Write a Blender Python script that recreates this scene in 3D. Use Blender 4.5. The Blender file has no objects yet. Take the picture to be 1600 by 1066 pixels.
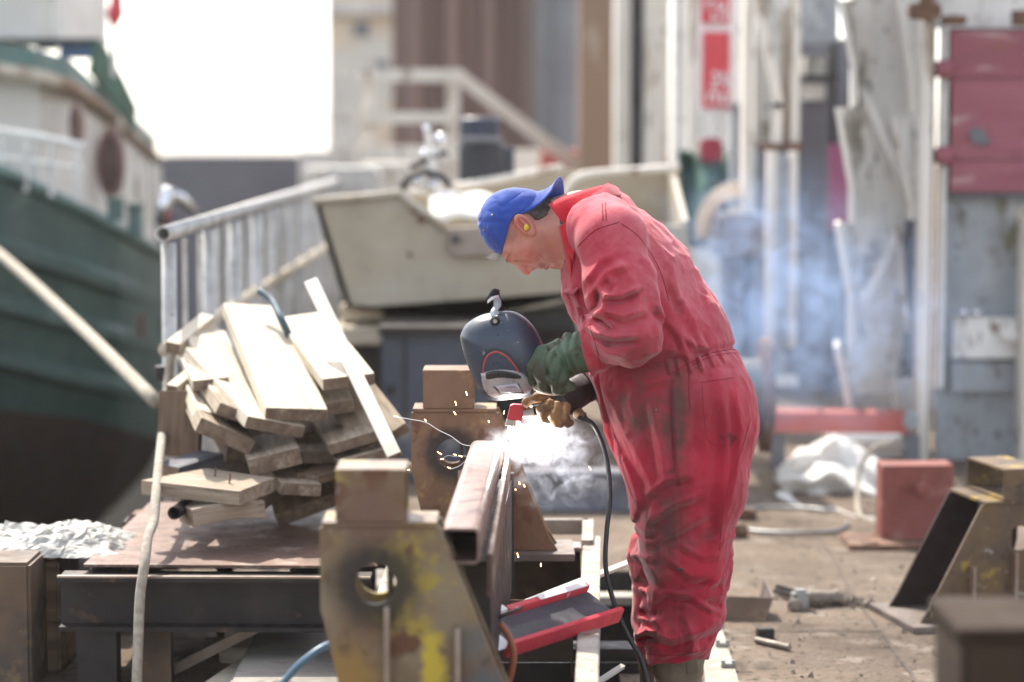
import bpy, bmesh, math, random
import numpy as np
from mathutils import Vector, Matrix, Quaternion
from mathutils.bvhtree import BVHTree
random.seed(7)
R = math.radians
SC = bpy.context.scene
COL = SC.collection

# ------------------------------------------------------------------ camera, light, exposure
FPX = 3778.0
PITCH = R(5.04)
CAMH = 1.68
cam_d = bpy.data.cameras.new('camera')
cam_d.lens = 85.0; cam_d.sensor_width = 36.0
cam_d.clip_start = 0.1; cam_d.clip_end = 2000
cam = bpy.data.objects.new('camera', cam_d); COL.objects.link(cam)
cam.location = (0, 0, CAMH); cam.rotation_euler = (R(90) - PITCH, 0, 0)
SC.camera = cam
cam_d.dof.use_dof = True
cam_d.dof.focus_distance = 6.66
cam_d.dof.aperture_fstop = 1.55
cam_d.dof.aperture_blades = 0

SUN_EL, SUN_AZ = R(50), R(-24)          # azimuth measured from +Y towards +X
w = bpy.data.worlds.new('World'); SC.world = w; w.use_nodes = True
nt = w.node_tree
bg = nt.nodes['Background']
sky = nt.nodes.new('ShaderNodeTexSky'); sky.sky_type = 'NISHITA'; sky.sun_disc = False
sky.sun_elevation = SUN_EL; sky.sun_rotation = SUN_AZ
sky.air_density = 1.0; sky.dust_density = 1.5; sky.ozone_density = 0.8
hsv = nt.nodes.new('ShaderNodeHueSaturation'); hsv.inputs['Saturation'].default_value = 0.4
nt.links.new(sky.outputs[0], hsv.inputs['Color']); nt.links.new(hsv.outputs[0], bg.inputs[0]); bg.inputs[1].default_value = 0.148
sd = bpy.data.lights.new('sun', 'SUN'); sd.energy = 2.9; sd.angle = R(0.7); sd.color = (1.0, 0.91, 0.78)
sun = bpy.data.objects.new('sun', sd); COL.objects.link(sun)
sv = Vector((math.sin(SUN_AZ) * math.cos(SUN_EL), math.cos(SUN_AZ) * math.cos(SUN_EL), math.sin(SUN_EL)))
sun.rotation_euler = (-sv).to_track_quat('-Z', 'Y').to_euler()
SC.view_settings.view_transform = 'Standard'; SC.view_settings.look = 'None'
SC.view_settings.exposure = 1.45; SC.view_settings.gamma = 1.0
SC.cycles.use_denoising = True
SC.cycles.max_bounces = 8; SC.cycles.volume_bounces = 2
SC.cycles.volume_step_rate = 1.0; SC.cycles.volume_max_steps = 128
SC.cycles.transparent_max_bounces = 12

# ------------------------------------------------------------------ helpers
FW = Vector((0, math.cos(PITCH), -math.sin(PITCH)))
UP = Vector((0, math.sin(PITCH), math.cos(PITCH)))
CAMP = Vector((0, 0, CAMH))
def P(px, py, Y):
    """the place at distance Y (metres, along +Y) that lies in direction (px, py)"""
    d = FW + Vector((1, 0, 0)) * ((px - 800) / FPX) + UP * ((533 - py) / FPX)
    return CAMP + d * (Y / d.y)
def G(px, py, z=0.0):
    d = FW + Vector((1, 0, 0)) * ((px - 800) / FPX) + UP * ((533 - py) / FPX)
    return CAMP + d * ((z - CAMH) / d.z)
def pxof(A):
    """numpy: world points -> picture coordinates and distance"""
    X = A[..., 0]; Y = A[..., 1]; Z = A[..., 2] - CAMH
    dep = Y * FW.y + Z * FW.z
    return 800 + FPX * X / dep, 533 - FPX * (Y * UP.y + Z * UP.z) / dep
def m_px(Y): return Y / FPX * 1.0

def mesh_obj(name, verts, faces, mat, parent=None, smooth=False, M=None, origin=None):
    me = bpy.data.meshes.new(name)
    V = [Vector(v) for v in verts]
    o = bpy.data.objects.new(name, me)
    if M is not None:
        o.matrix_world = M
    elif parent is not None:
        off = Vector((0, 0, 0)); q = parent
        while q is not None: off += q.location; q = q.parent
        V = [v - off for v in V]
        o.parent = parent
    else:
        if origin is None:
            xs = [v.x for v in V]; ys = [v.y for v in V]; zs = [v.z for v in V]
            origin = Vector(((min(xs) + max(xs)) / 2, (min(ys) + max(ys)) / 2, min(zs)))
        V = [v - origin for v in V]; o.location = origin
    me.from_pydata([tuple(v) for v in V], [], faces)
    me.validate(); me.update()
    if mat: me.materials.append(mat)
    if smooth: me.polygons.foreach_set('use_smooth', [True] * len(me.polygons))
    COL.objects.link(o)
    return o

class MB:
    def __init__(s): s.v = []; s.f = []
    def add(s, vs, fs):
        n = len(s.v); s.v += [Vector(v) for v in vs]; s.f += [[i + n for i in f] for f in fs]; return s
    def box(s, c, size, rot=None, ch=0.0):
        x, y, z = [k / 2 for k in size]
        M = rot if rot is not None else Matrix.Identity(3)
        c = Vector(c)
        if ch <= 0:
            vs = [c + M @ Vector((a * x, b * y, d * z)) for a in (-1, 1) for b in (-1, 1) for d in (-1, 1)]
            return s.add(vs, [(0, 1, 3, 2), (4, 6, 7, 5), (0, 4, 5, 1), (2, 3, 7, 6), (0, 2, 6, 4), (1, 5, 7, 3)])
        bm = bmesh.new(); bmesh.ops.create_cube(bm, size=1)
        for v in bm.verts: v.co = Vector((v.co.x * size[0], v.co.y * size[1], v.co.z * size[2]))
        bmesh.ops.bevel(bm, geom=list(bm.edges), offset=ch, segments=2, affect='EDGES')
        bm.verts.index_update()
        s.add([c + M @ v.co for v in bm.verts], [[v.index for v in f.verts] for f in bm.faces]); bm.free(); return s
    def bar(s, a, b, w, h, up=(0, 0, 1), ch=0.0):
        a = Vector(a); b = Vector(b); d = b - a; L = d.length; d.normalize()
        u = Vector(up); u = (u - d * u.dot(d))
        if u.length < 1e-4: u = Vector((0, 1, 0)) - d * d.y
        u.normalize(); sd_ = d.cross(u)
        M = Matrix((d, sd_, u)).transposed()
        return s.box((a + b) / 2, (L, w, h), M, ch)
    def tube(s, pts, r, n=10, cap=True):
        pts = [Vector(p) for p in pts]; rs = r if isinstance(r, (list, tuple)) else [r] * len(pts)
        base = len(s.v); prev = None
        for i, p in enumerate(pts):
            t = (pts[min(i + 1, len(pts) - 1)] - pts[max(i - 1, 0)]).normalized()
            if prev is None:
                u = t.orthogonal().normalized()
            else:
                u = (prev - t * prev.dot(t)).normalized()
            prev = u; v = t.cross(u)
            for k in range(n):
                a = 2 * math.pi * k / n
                s.v.append(p + (u * math.cos(a) + v * math.sin(a)) * rs[i])
        for i in range(len(pts) - 1):
            for k in range(n):
                k2 = (k + 1) % n
                s.f.append([base + i * n + k, base + i * n + k2, base + (i + 1) * n + k2, base + (i + 1) * n + k])
        if cap:
            s.f.append([base + k for k in range(n)][::-1]); e = base + (len(pts) - 1) * n
            s.f.append([e + k for k in range(n)])
        return s
    def pipe(s, a, b, r, t, n=20):
        a = Vector(a); b = Vector(b); d = (b - a).normalized(); u = d.orthogonal().normalized(); v = d.cross(u)
        base = len(s.v)
        for p, rr in ((a, r), (b, r), (b, r - t), (a, r - t)):
            for k in range(n):
                q = 2 * math.pi * k / n; s.v.append(p + (u * math.cos(q) + v * math.sin(q)) * rr)
        for j in range(4):
            for k in range(n):
                k2 = (k + 1) % n; j2 = (j + 1) % 4
                s.f.append([base + j * n + k, base + j * n + k2, base + j2 * n + k2, base + j2 * n + k])
        return s
    def prism(s, poly, off):
        """closed polygon of world points, pushed by the vector off"""
        n = len(poly); off = Vector(off)
        vs = [Vector(p) for p in poly] + [Vector(p) + off for p in poly]
        fs = [list(range(n))[::-1], [n + k for k in range(n)]] + [[k, (k + 1) % n, n + (k + 1) % n, n + k] for k in range(n)]
        return s.add(vs, fs)
    def ball(s, c, r, sc=(1, 1, 1), n=12, rot=None):
        c = Vector(c); base = len(s.v); M = rot if rot is not None else Matrix.Identity(3)
        m = n // 2
        s.v.append(c + M @ Vector((0, 0, r * sc[2])))
        for i in range(1, m):
            th = math.pi * i / m
            for k in range(n):
                ph = 2 * math.pi * k / n
                s.v.append(c + M @ Vector((r * sc[0] * math.sin(th) * math.cos(ph), r * sc[1] * math.sin(th) * math.sin(ph), r * sc[2] * math.cos(th))))
        s.v.append(c + M @ Vector((0, 0, -r * sc[2]))); last = len(s.v) - 1
        for k in range(n):
            k2 = (k + 1) % n
            s.f.append([base, base + 1 + k, base + 1 + k2])
            for i in range(m - 2):
                a = base + 1 + i * n
                s.f.append([a + k, a + n + k, a + n + k2, a + k2])
            a = base + 1 + (m - 2) * n
            s.f.append([a + k, last, a + k2])
        return s
    def grid(s, fn, nu, nv):
        base = len(s.v)
        for i in range(nu + 1):
            for j in range(nv + 1): s.v.append(Vector(fn(i / nu, j / nv)))
        for i in range(nu):
            for j in range(nv):
                a = base + i * (nv + 1) + j
                s.f.append([a, a + 1, a + nv + 2, a + nv + 1])
        return s
    def jig(s, amp, seed=1):
        rr = random.Random(seed)
        for v in s.v: v += Vector((rr.uniform(-amp, amp), rr.uniform(-amp, amp), rr.uniform(-amp, amp)))
        return s
    def build(s, name, mat, parent=None, smooth=False, M=None, solid=0, sub=0, bev=0, soff=0):
        o = mesh_obj(name, s.v, s.f, mat, parent, smooth, M)
        if solid:
            m = o.modifiers.new('solid', 'SOLIDIFY'); m.thickness = solid; m.offset = soff
        if bev:
            m = o.modifiers.new('bev', 'BEVEL'); m.width = bev; m.segments = 2; m.limit_method = 'ANGLE'; m.angle_limit = R(40)
        if sub:
            m = o.modifiers.new('sub', 'SUBSURF'); m.levels = sub; m.render_levels = sub
        return o

def tag(o, label, cat, group=None, kind=None):
    if label: o['label'] = label
    if cat: o['category'] = cat
    if group: o['group'] = group
    if kind: o['kind'] = kind
    return o
def thing(name, label, cat, loc, group=None):
    o = bpy.data.objects.new(name, None); COL.objects.link(o); o.location = loc; o.empty_display_size = .1
    return tag(o, label, cat, group)
def struct(o, label=None):
    o['kind'] = 'structure'
    if label: o['label'] = label
    return o
def smooth_path(pts, n=8):
    pts = [Vector(p) for p in pts]; out = []
    for i in range(len(pts) - 1):
        p0 = pts[max(i - 1, 0)]; p1 = pts[i]; p2 = pts[i + 1]; p3 = pts[min(i + 2, len(pts) - 1)]
        for k in range(n):
            t = k / n
            out.append(0.5 * ((2 * p1) + (-p0 + p2) * t + (2 * p0 - 5 * p1 + 4 * p2 - p3) * t * t + (-p0 + 3 * p1 - 3 * p2 + p3) * t ** 3))
    out.append(pts[-1]); return out
def rotz(a): return Matrix.Rotation(a, 3, 'Z')

# ------------------------------------------------------------------ materials
def c4(c): return (c[0], c[1], c[2], 1)
def wm(name, c1, c2=None, sc=6, rough=.6, metal=0.0, spots=(), bump=.25, bsc=60, stretch=(1, 1, 1), ring=None, lo=.35, hi=.65, attrs=(), spec=.5, sheen=0, bdist=.004):
    m = bpy.data.materials.new(name); m.use_nodes = True; T = m.node_tree; N = T.nodes; L = T.links
    b = N['Principled BSDF']
    tc = N.new('ShaderNodeTexCoord'); mp = N.new('ShaderNodeMapping'); mp.inputs['Scale'].default_value = stretch
    L.new(tc.outputs['Object'], mp.inputs[0])
    def noise(scale, detail=8, roughn=.6, src=None):
        n = N.new('ShaderNodeTexNoise'); n.inputs['Scale'].default_value = scale; n.inputs['Detail'].default_value = detail
        n.inputs['Roughness'].default_value = roughn; L.new((src or mp).outputs[0], n.inputs['Vector']); return n
    def rng(src, lo, hi, out=None):
        q = N.new('ShaderNodeMapRange'); q.interpolation_type = 'SMOOTHSTEP'
        q.inputs[1].default_value = lo; q.inputs[2].default_value = hi; L.new(src, q.inputs[0])
        if out: q.inputs[3].default_value, q.inputs[4].default_value = out
        return q.outputs[0]
    def mix(f, a, col):
        x = N.new('ShaderNodeMix'); x.data_type = 'RGBA'; L.new(f, x.inputs[0])
        if isinstance(a, tuple): x.inputs[6].default_value = c4(a)
        else: L.new(a, x.inputs[6])
        x.inputs[7].default_value = c4(col); return x.outputs[2]
    n1 = noise(sc)
    cur = tuple(c1)
    cur = mix(rng(n1.outputs[0], lo, hi), cur, c2 if c2 else tuple(k * .75 for k in c1))
    for i, (col, s2, l2, h2) in enumerate(spots):
        n2 = noise(s2, 10, .65); 
        add = N.new('ShaderNodeVectorMath'); add.operation = 'ADD'; add.inputs[1].default_value = (3.1 * i + 7, 1.7, 5.3 * i)
        L.new(mp.outputs[0], add.inputs[0]); L.new(add.outputs[0], n2.inputs['Vector'])
        cur = mix(rng(n2.outputs[0], l2, h2), cur, col)
    for (aname, col, amt) in attrs:
        at = N.new('ShaderNodeAttribute'); at.attribute_name = aname
        n3 = noise(14, 8, .65)
        mu = N.new('ShaderNodeMath'); mu.operation = 'MULTIPLY'; L.new(at.outputs['Fac'], mu.inputs[0])
        L.new(rng(n3.outputs[0], .3, .65, (.25 * amt, amt)), mu.inputs[1]); mu.use_clamp = True
        cur = mix(mu.outputs[0], cur, col)
    if ring:
        for (cen, r0, r1, col) in ring:
            dn = N.new('ShaderNodeVectorMath'); dn.operation = 'DISTANCE'; dn.inputs[1].default_value = cen
            L.new(tc.outputs['Object'], dn.inputs[0])
            nn = noise(22, 6); ad = N.new('ShaderNodeMath'); ad.operation = 'MULTIPLY_ADD'
            L.new(nn.outputs[0], ad.inputs[0]); ad.inputs[1].default_value = .06; L.new(dn.outputs['Value'], ad.inputs[2])
            cur = mix(rng(ad.outputs[0], r0 + .03, r1 + .03, (.93, 0)), cur, col)
    L.new(cur, b.inputs['Base Color'])
    nr = noise(sc * 3, 5)
    L.new(rng(nr.outputs[0], .3, .7, (max(rough - .12, .05), min(rough + .12, 1))), b.inputs['Roughness'])
    b.inputs['Metallic'].default_value = metal
    b.inputs['Specular IOR Level'].default_value = spec
    if sheen: b.inputs['Sheen Weight'].default_value = sheen
    if bump:
        nb = noise(bsc, 8, .65); bp = N.new('ShaderNodeBump'); bp.inputs['Strength'].default_value = bump
        bp.inputs['Distance'].default_value = bdist; L.new(nb.outputs[0], bp.inputs['Height'])
        L.new(bp.outputs[0], b.inputs['Normal'])
    return m
def emat(name, col, st):
    m = bpy.data.materials.new(name); m.use_nodes = True; b = m.node_tree.nodes['Principled BSDF']
    b.inputs['Base Color'].default_value = (0, 0, 0, 1); b.inputs['Emission Color'].default_value = c4(col)
    b.inputs['Emission Strength'].default_value = st; return m

RUST = (.16, .065, .03); RUSTD = (.05, .028, .02)
M_ = {}
M_['ground'] = wm('ground_dirt', (.225, .175, .135), (.155, .12, .092), sc=1.1, rough=.95, spots=[((.28, .235, .19), 5, .52, .66), ((.07, .055, .043), 2.6, .56, .70), ((.085, .07, .055), 22, .56, .64), ((.10, .08, .065), 75, .57, .63), ((.34, .30, .25), 60, .64, .70)], bump=1.0, bsc=30, bdist=.02, spec=.15)
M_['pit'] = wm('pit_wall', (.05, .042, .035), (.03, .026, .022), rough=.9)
M_['concrete'] = wm('concrete', (.30, .28, .25), (.2, .18, .16), sc=3, rough=.9, spots=[((.12, .1, .08), 8, .55, .7)])
M_['water'] = wm('dock_mud', (.016, .014, .012), (.01, .009, .008), rough=.95, spec=.05, bump=.3, bsc=3)
M_['rustplate'] = wm('rust_plate', (.16, .092, .068), (.10, .055, .04), sc=5, rough=.6, metal=.2, spots=[((.28, .22, .18), 9, .55, .68), (RUSTD, 14, .58, .66)], bump=.35)
M_['darksteel'] = wm('dark_steel', (.032, .026, .027), (.02, .017, .017), sc=6, rough=.55, metal=.3, spots=[((.10, .055, .035), 9, .56, .68)])
M_['tube'] = wm('mill_steel', (.27, .185, .16), (.19, .12, .10), sc=7, rough=.42, metal=.35, spots=[((.12, .07, .065), 13, .53, .62), ((.36, .29, .27), 20, .60, .68)], bump=.15)
M_['holeshade'] = wm('back_plate_shade', (.03, .02, .018), rough=.9)  # near-black colour standing in for the shade inside the right-hand bracket
HOLE = (.12, 0, .305)
M_['bracket'] = wm('bracket_paint_shade', (.215, .17, .11), (.15, .085, .045), sc=5.5, rough=.45, metal=.2, spots=[((.32, .24, .045), 3.4, .55, .63), ((.12, .05, .025), 7, .53, .62), ((.26, .25, .21), 6, .60, .7), ((.06, .045, .035), 11, .58, .66)], ring=[((.11, 0, .455), .02, .10, (.15, .085, .06)), ((.05, 0, .09), .03, .11, (.27, .16, .045)), ((.14, 0, .03), .02, .08, (.25, .15, .05)), ((0.248, 0, -0.020), .012, 0.048, (.50, .38, .04)), ((0.247, 0, 0.012), .012, 0.046, (.50, .38, .04)), ((0.247, 0, 0.044), .012, 0.044, (.50, .38, .04)), ((0.246, 0, 0.076), .012, 0.042, (.50, .38, .04)), ((0.246, 0, 0.108), .012, 0.040, (.50, .38, .04)), ((0.245, 0, 0.140), .012, 0.038, (.50, .38, .04)), ((0.244, 0, 0.172), .012, 0.036, (.50, .38, .04)), ((.36, 0, .06), .03, .09, (.10, .105, .11)), ((.33, 0, .17), .01, .06, (.13, .125, .115)), ((.12, 0, .305), .062, .125, (.022, .018, .016))], bump=.3)  # scorch and paint marks; the dark grey-blue blobs are shade painted into the plate
M_['bracket2'] = wm('bracket_rust', (.20, .115, .065), (.15, .085, .05), sc=5, rough=.6, metal=.15, spots=[((.33, .22, .08), 7, .55, .66), ((.12, .05, .025), 12, .55, .64)], ring=[((.12, 0, .305), .06, .105, (.025, .02, .018))], bump=.35)
M_['bracket3'] = wm('bracket_yellow', (.15, .095, .045), (.09, .06, .04), sc=5, rough=.6, metal=.1, spots=[((.30, .20, .04), 7, .56, .64), ((.05, .035, .03), 9, .55, .64), ((.28, .25, .22), 16, .60, .68)], bump=.35)
M_['yellow'] = wm('yellow_paint', (.55, .42, .03), (.42, .30, .04), sc=7, rough=.5, spots=[((.2, .12, .04), 14, .58, .66)])
M_['edge'] = wm('cut_edge', (.33, .27, .22), (.24, .17, .13), rough=.5, metal=.3)
M_['baseplate'] = wm('base_plate', (.21, .175, .15), (.13, .10, .085), sc=8, rough=.6, metal=.3, spots=[((.12, .1, .12), 14, .55, .65)])
M_['frame'] = wm('frame_paint', (.36, .33, .29), (.25, .21, .17), sc=8, rough=.6, spots=[((.12, .08, .06), 18, .58, .66), ((.16, .08, .04), 7, .6, .7)])
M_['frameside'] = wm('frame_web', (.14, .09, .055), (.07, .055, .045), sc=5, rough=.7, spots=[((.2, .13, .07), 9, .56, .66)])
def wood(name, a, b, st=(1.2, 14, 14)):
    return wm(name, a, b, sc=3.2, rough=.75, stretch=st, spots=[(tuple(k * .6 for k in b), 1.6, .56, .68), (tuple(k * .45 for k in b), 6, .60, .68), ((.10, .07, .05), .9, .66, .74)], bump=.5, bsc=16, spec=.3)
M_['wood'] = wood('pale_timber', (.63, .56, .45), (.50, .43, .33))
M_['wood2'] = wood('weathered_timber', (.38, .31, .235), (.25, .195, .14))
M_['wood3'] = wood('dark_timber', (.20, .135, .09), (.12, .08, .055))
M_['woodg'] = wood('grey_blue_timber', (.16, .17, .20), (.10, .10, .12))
M_['alu'] = wm('galvanised', (.56, .55, .53), (.40, .39, .37), sc=8, rough=.5, metal=.4, spots=[((.2, .17, .15), 20, .6, .68)])
M_['rope'] = wm('rope', (.42, .38, .31), (.3, .26, .21), sc=40, rough=.95, bump=.8, bsc=120)
M_['hull'] = wm('hull_green', (.038, .092, .080), (.028, .068, .06), sc=1.4, rough=.6, spots=[((.12, .19, .165), 2.2, .58, .7)])
M_['hullrust'] = wm('hull_antifouling', (.040, .016, .009), (.022, .010, .007), sc=1.2, rough=.8, spots=[((.08, .04, .02), 3, .56, .7)])
M_['cream'] = wm('cream_paint', (.66, .62, .58), (.58, .54, .50), sc=1.5, rough=.5)
M_['roofgreen'] = wm('roof_green', (.10, .18, .165), (.08, .14, .13), rough=.5)
M_['glassdark'] = wm('porthole_glass', (.10, .055, .05), (.06, .035, .035), rough=.15, bump=0)
M_['pinkbrown'] = wm('varnished_wood', (.30, .16, .13), (.2, .1, .09), rough=.35)
M_['boat'] = wm('boat_grey', (.42, .37, .285), (.35, .30, .225), sc=2.5, rough=.6, spots=[((.20, .15, .10), 7, .62, .72), ((.42, .39, .33), 5, .56, .66)], bump=.15)
M_['cloth'] = wm('white_canvas', (.74, .72, .68), (.66, .63, .59), sc=5, rough=.85, spots=[((.4, .3, .2), 6, .66, .76)], bump=.3)
M_['black'] = wm('black_rubber', (.018, .018, .02), (.03, .03, .033), rough=.5)
M_['navy'] = wm('navy_plastic', (.02, .028, .055), (.03, .04, .07), rough=.35)
M_['chrome'] = wm('bright_metal', (.75, .76, .8), (.6, .6, .62), rough=.18, metal=.9, bump=0)
M_['pile'] = wm('rusty_sheet_wall', (.23, .14, .115), (.15, .105, .095), sc=.5, rough=.8, stretch=(1, 1, .25), spots=[((.31, .21, .17), 1.2, .55, .68), ((.16, .16, .18), .6, .54, .66)])
M_['pile2'] = wm('bluish_sheet_wall', (.21, .22, .235), (.17, .165, .175), sc=.7, rough=.7)
M_['stone'] = wm('sandstone', (.76, .62, .46), (.66, .53, .38), sc=.9, rough=.9, spots=[((.68, .64, .56), .5, .5, .62), ((.3, .25, .22), 1.5, .62, .72)])
M_['brown'] = wm('brown_column', (.26, .165, .105), (.20, .13, .09), sc=.8, rough=.7, stretch=(1, 1, .4), spots=[((.55, .50, .42), .9, .56, .66)])
M_['offwhite'] = wm('offwhite_paint', (.74, .70, .64), (.58, .54, .48), sc=1.6, rough=.6, stretch=(1, 1, .3), spots=[((.30, .23, .17), 3.2, .57, .66), ((.18, .09, .05), 9, .60, .67), ((.30, .28, .26), 14, .60, .66)])
M_['greypaint'] = wm('grey_paint', (.76, .75, .72), (.64, .63, .60), sc=2.2, rough=.6, stretch=(1, 1, .4), spots=[((.26, .23, .19), 4, .54, .64), ((.60, .59, .56), 6, .55, .62), ((.17, .10, .06), 11, .60, .66), ((.24, .24, .24), 22, .60, .65)])
M_['greydoor'] = wm('grey_door', (.34, .365, .39), (.26, .28, .30), sc=2.4, rough=.6, stretch=(1, 1, .5), spots=[((.15, .14, .09), 3.2, .55, .66), ((.38, .40, .42), 7, .54, .62), ((.12, .11, .10), 16, .60, .66)], bump=.3)
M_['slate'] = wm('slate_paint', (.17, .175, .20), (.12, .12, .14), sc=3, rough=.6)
M_['maroon'] = wm('maroon_boards', (.31, .10, .13), (.26, .08, .105), sc=3, rough=.7, stretch=(.4, 1, 2), spots=[((.42, .26, .26), 9, .57, .64), ((.27, .12, .06), 5, .62, .68), ((.10, .05, .06), 11, .62, .7)], bump=.3)
M_['redblock'] = wm('maroon_block', (.24, .07, .055), (.19, .055, .045), sc=5, rough=.65, spots=[((.30, .14, .11), 11, .55, .68), ((.1, .05, .04), 20, .6, .7)])
M_['orange'] = wm('orange_beam', (.42, .085, .06), (.34, .07, .05), sc=3, rough=.5, spots=[((.3, .12, .09), 8, .62, .7)])
M_['signred'] = wm('sign_red', (.62, .055, .075), (.56, .05, .07), rough=.5, bump=0)
M_['signwhite'] = wm('sign_white', (.8, .76, .77), (.76, .72, .73), rough=.5, bump=0)
M_['rust'] = wm('rust', (.17, .085, .05), (.09, .05, .035), sc=9, rough=.85, spots=[((.25, .17, .12), 15, .56, .66)])
M_['green'] = wm('green_tarp', (.05, .13, .09), (.04, .09, .07), rough=.7)
M_['blue'] = wm('blue_paint', (.16, .25, .45), (.12, .18, .34), rough=.5)
M_['bluehose'] = wm('blue_hose', (.10, .19, .28), (.07, .13, .2), rough=.4, bump=0)
M_['orhose'] = wm('orange_hose', (.30, .085, .03), (.2, .06, .03), rough=.5)
M_['bluegrey'] = wm('harbour_wall', (.16, .155, .175), (.13, .125, .14), sc=.7, rough=.9)
M_['redpaint'] = wm('red_barrier', (.62, .06, .08), (.52, .05, .07), sc=9, rough=.45, spots=[((.75, .55, .55), 13, .62, .7)])
M_['whitepaint'] = wm('white_barrier', (.78, .77, .78), (.68, .66, .68), sc=9, rough=.45)
M_['chan'] = wm('channel_grey', (.085, .09, .105), (.06, .065, .075), sc=9, rough=.5, metal=.2, spots=[((.17, .18, .2), 7, .58, .68)])
M_['whitebar'] = wm('bright_bar', (.72, .70, .66), (.6, .58, .54), rough=.4, metal=.2)
M_['galv'] = wm('bolt_steel', (.33, .34, .34), (.22, .21, .2), rough=.45, metal=.6)
M_['cast'] = wm('cast_steel', (.30, .26, .22), (.2, .17, .14), sc=20, rough=.6, metal=.4)

# ------------------------------------------------------------------ implicit-surface sculpting
def vn(p, sc, seed):
    q = p * sc + np.array([seed * 17.13, seed * 5.7, seed * 9.1]); i = np.floor(q).astype(np.int64); f = q - i; f = f * f * (3 - 2 * f)
    def h(a, b, c):
        n = (a * 374761393 + b * 668265263 + c * 2147483647 + seed * 1274126177) & 0x7fffffff
        n = (n ^ (n >> 13)) * 1274126177 & 0x7fffffff
        return ((n ^ (n >> 16)) & 0xffff) / 32767.5 - 1
    x, y, z = i[..., 0], i[..., 1], i[..., 2]; fx, fy, fz = f[..., 0], f[..., 1], f[..., 2]
    def lx(y_, z_): return h(x, y_, z_) * (1 - fx) + h(x + 1, y_, z_) * fx
    a = lx(y, z) * (1 - fy) + lx(y + 1, z) * fy; b = lx(y, z + 1) * (1 - fy) + lx(y + 1, z + 1) * fy
    return a * (1 - fz) + b * fz
def smin(a, b, k):
    h = np.clip(.5 + .5 * (b - a) / k, 0, 1); return b * (1 - h) + a * h - k * h * (1 - h)
def smax(a, b, k): return -smin(-a, -b, k)
def rcone(p, a, b, ra, rb, sy=1.0):
    a = np.array(a, float); b = np.array(b, float); s = np.array([1, 1 / sy, 1]); p = p * s; a = a * s; b = b * s
    ba = b - a; h = np.clip(((p - a) @ ba) / max(ba @ ba, 1e-9), 0, 1)
    return (np.sqrt((((p - a) - h[..., None] * ba) ** 2).sum(-1)) - (ra + (rb - ra) * h)) * min(1, sy)
def ell(p, c, r, rot=None):
    q = p - np.array(c, float)
    if rot is not None: q = q @ np.array(rot)
    r = np.array(r, float); k0 = np.sqrt(((q / r) ** 2).sum(-1)); k1 = np.sqrt(((q / (r * r)) ** 2).sum(-1)) + 1e-9
    return k0 * (k0 - 1) / k1
def surface(fn, lo, hi, h):
    lo = np.array(lo, float); hi = np.array(hi, float); K = 5
    n = (np.ceil((hi - lo) / (h * K)).astype(int)) * K + 1
    nc = (n - 1) // K + 1
    ax = [lo[i] + h * K * np.arange(nc[i]) for i in range(3)]
    Cg = fn(np.stack(np.meshgrid(*ax, indexing='ij'), -1).reshape(-1, 3)).reshape(nc)
    near = np.abs(Cg) < h * K * 1.8 + .02
    D = near.copy()
    for a in range(3):
        D = D | np.roll(near, 1, a) | np.roll(near, -1, a)
    idx = [np.clip(np.round(np.arange(n[i]) / K).astype(int), 0, nc[i] - 1) for i in range(3)]
    V = Cg[np.ix_(*idx)].astype(np.float64); mk = D[np.ix_(*idx)]
    I = np.argwhere(mk); pts = lo + I * h
    out = np.empty(len(pts))
    for k in range(0, len(pts), 400000): out[k:k + 400000] = fn(pts[k:k + 400000])
    V[mk] = out
    S = V < 0
    c = [slice(0, -1), slice(1, None)]
    cor = [S[c[a], c[b], c[d]] for a in (0, 1) for b in (0, 1) for d in (0, 1)]
    allc = np.logical_and.reduce(cor); anyc = np.logical_or.reduce(cor); act = anyc & ~allc
    cells = np.argwhere(act); vid = -np.ones(act.shape, int); vid[tuple(cells.T)] = np.arange(len(cells))
    acc = np.zeros((len(cells), 3)); cnt = np.zeros(len(cells))
    for a in range(3):
        o1, o2 = [k for k in range(3) if k != a]
        for b in (0, 1):
            for d in (0, 1):
                s = np.zeros(3, int); s[o1] = b; s[o2] = d; e = s.copy(); e[a] = 1
                v0 = V[tuple((cells + s).T)]; v1 = V[tuple((cells + e).T)]
                x = (v0 < 0) != (v1 < 0); t = np.where(x, v0 / np.where(v0 == v1, 1, v0 - v1), 0)
                pt = cells + s + 0.0; pt[:, a] += t
                acc += np.where(x[:, None], pt, 0); cnt += x
    verts = lo + h * acc / cnt[:, None]
    faces = []
    for a in range(3):
        o1, o2 = [(1, 2), (2, 0), (0, 1)][a]
        sl0 = [slice(None)] * 3; sl1 = [slice(None)] * 3; sl0[a] = slice(0, -1); sl1[a] = slice(1, None)
        A = S[tuple(sl0)]; B = S[tuple(sl1)]
        E = np.argwhere(A != B)
        E = E[(E[:, o1] > 0) & (E[:, o2] > 0) & (E[:, o1] < n[o1] - 1) & (E[:, o2] < n[o2] - 1)]
        def cid(d1, d2):
            q = E.copy(); q[:, o1] -= d1; q[:, o2] -= d2; return vid[tuple(q.T)]
        qd = np.stack([cid(1, 1), cid(0, 1), cid(0, 0), cid(1, 0)], 1)
        fl = ~A[tuple(E.T)]; qd[fl] = qd[fl][:, ::-1]
        faces.append(qd)
    F = np.concatenate(faces); F = F[(F >= 0).all(1)]
    return verts, F
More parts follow.
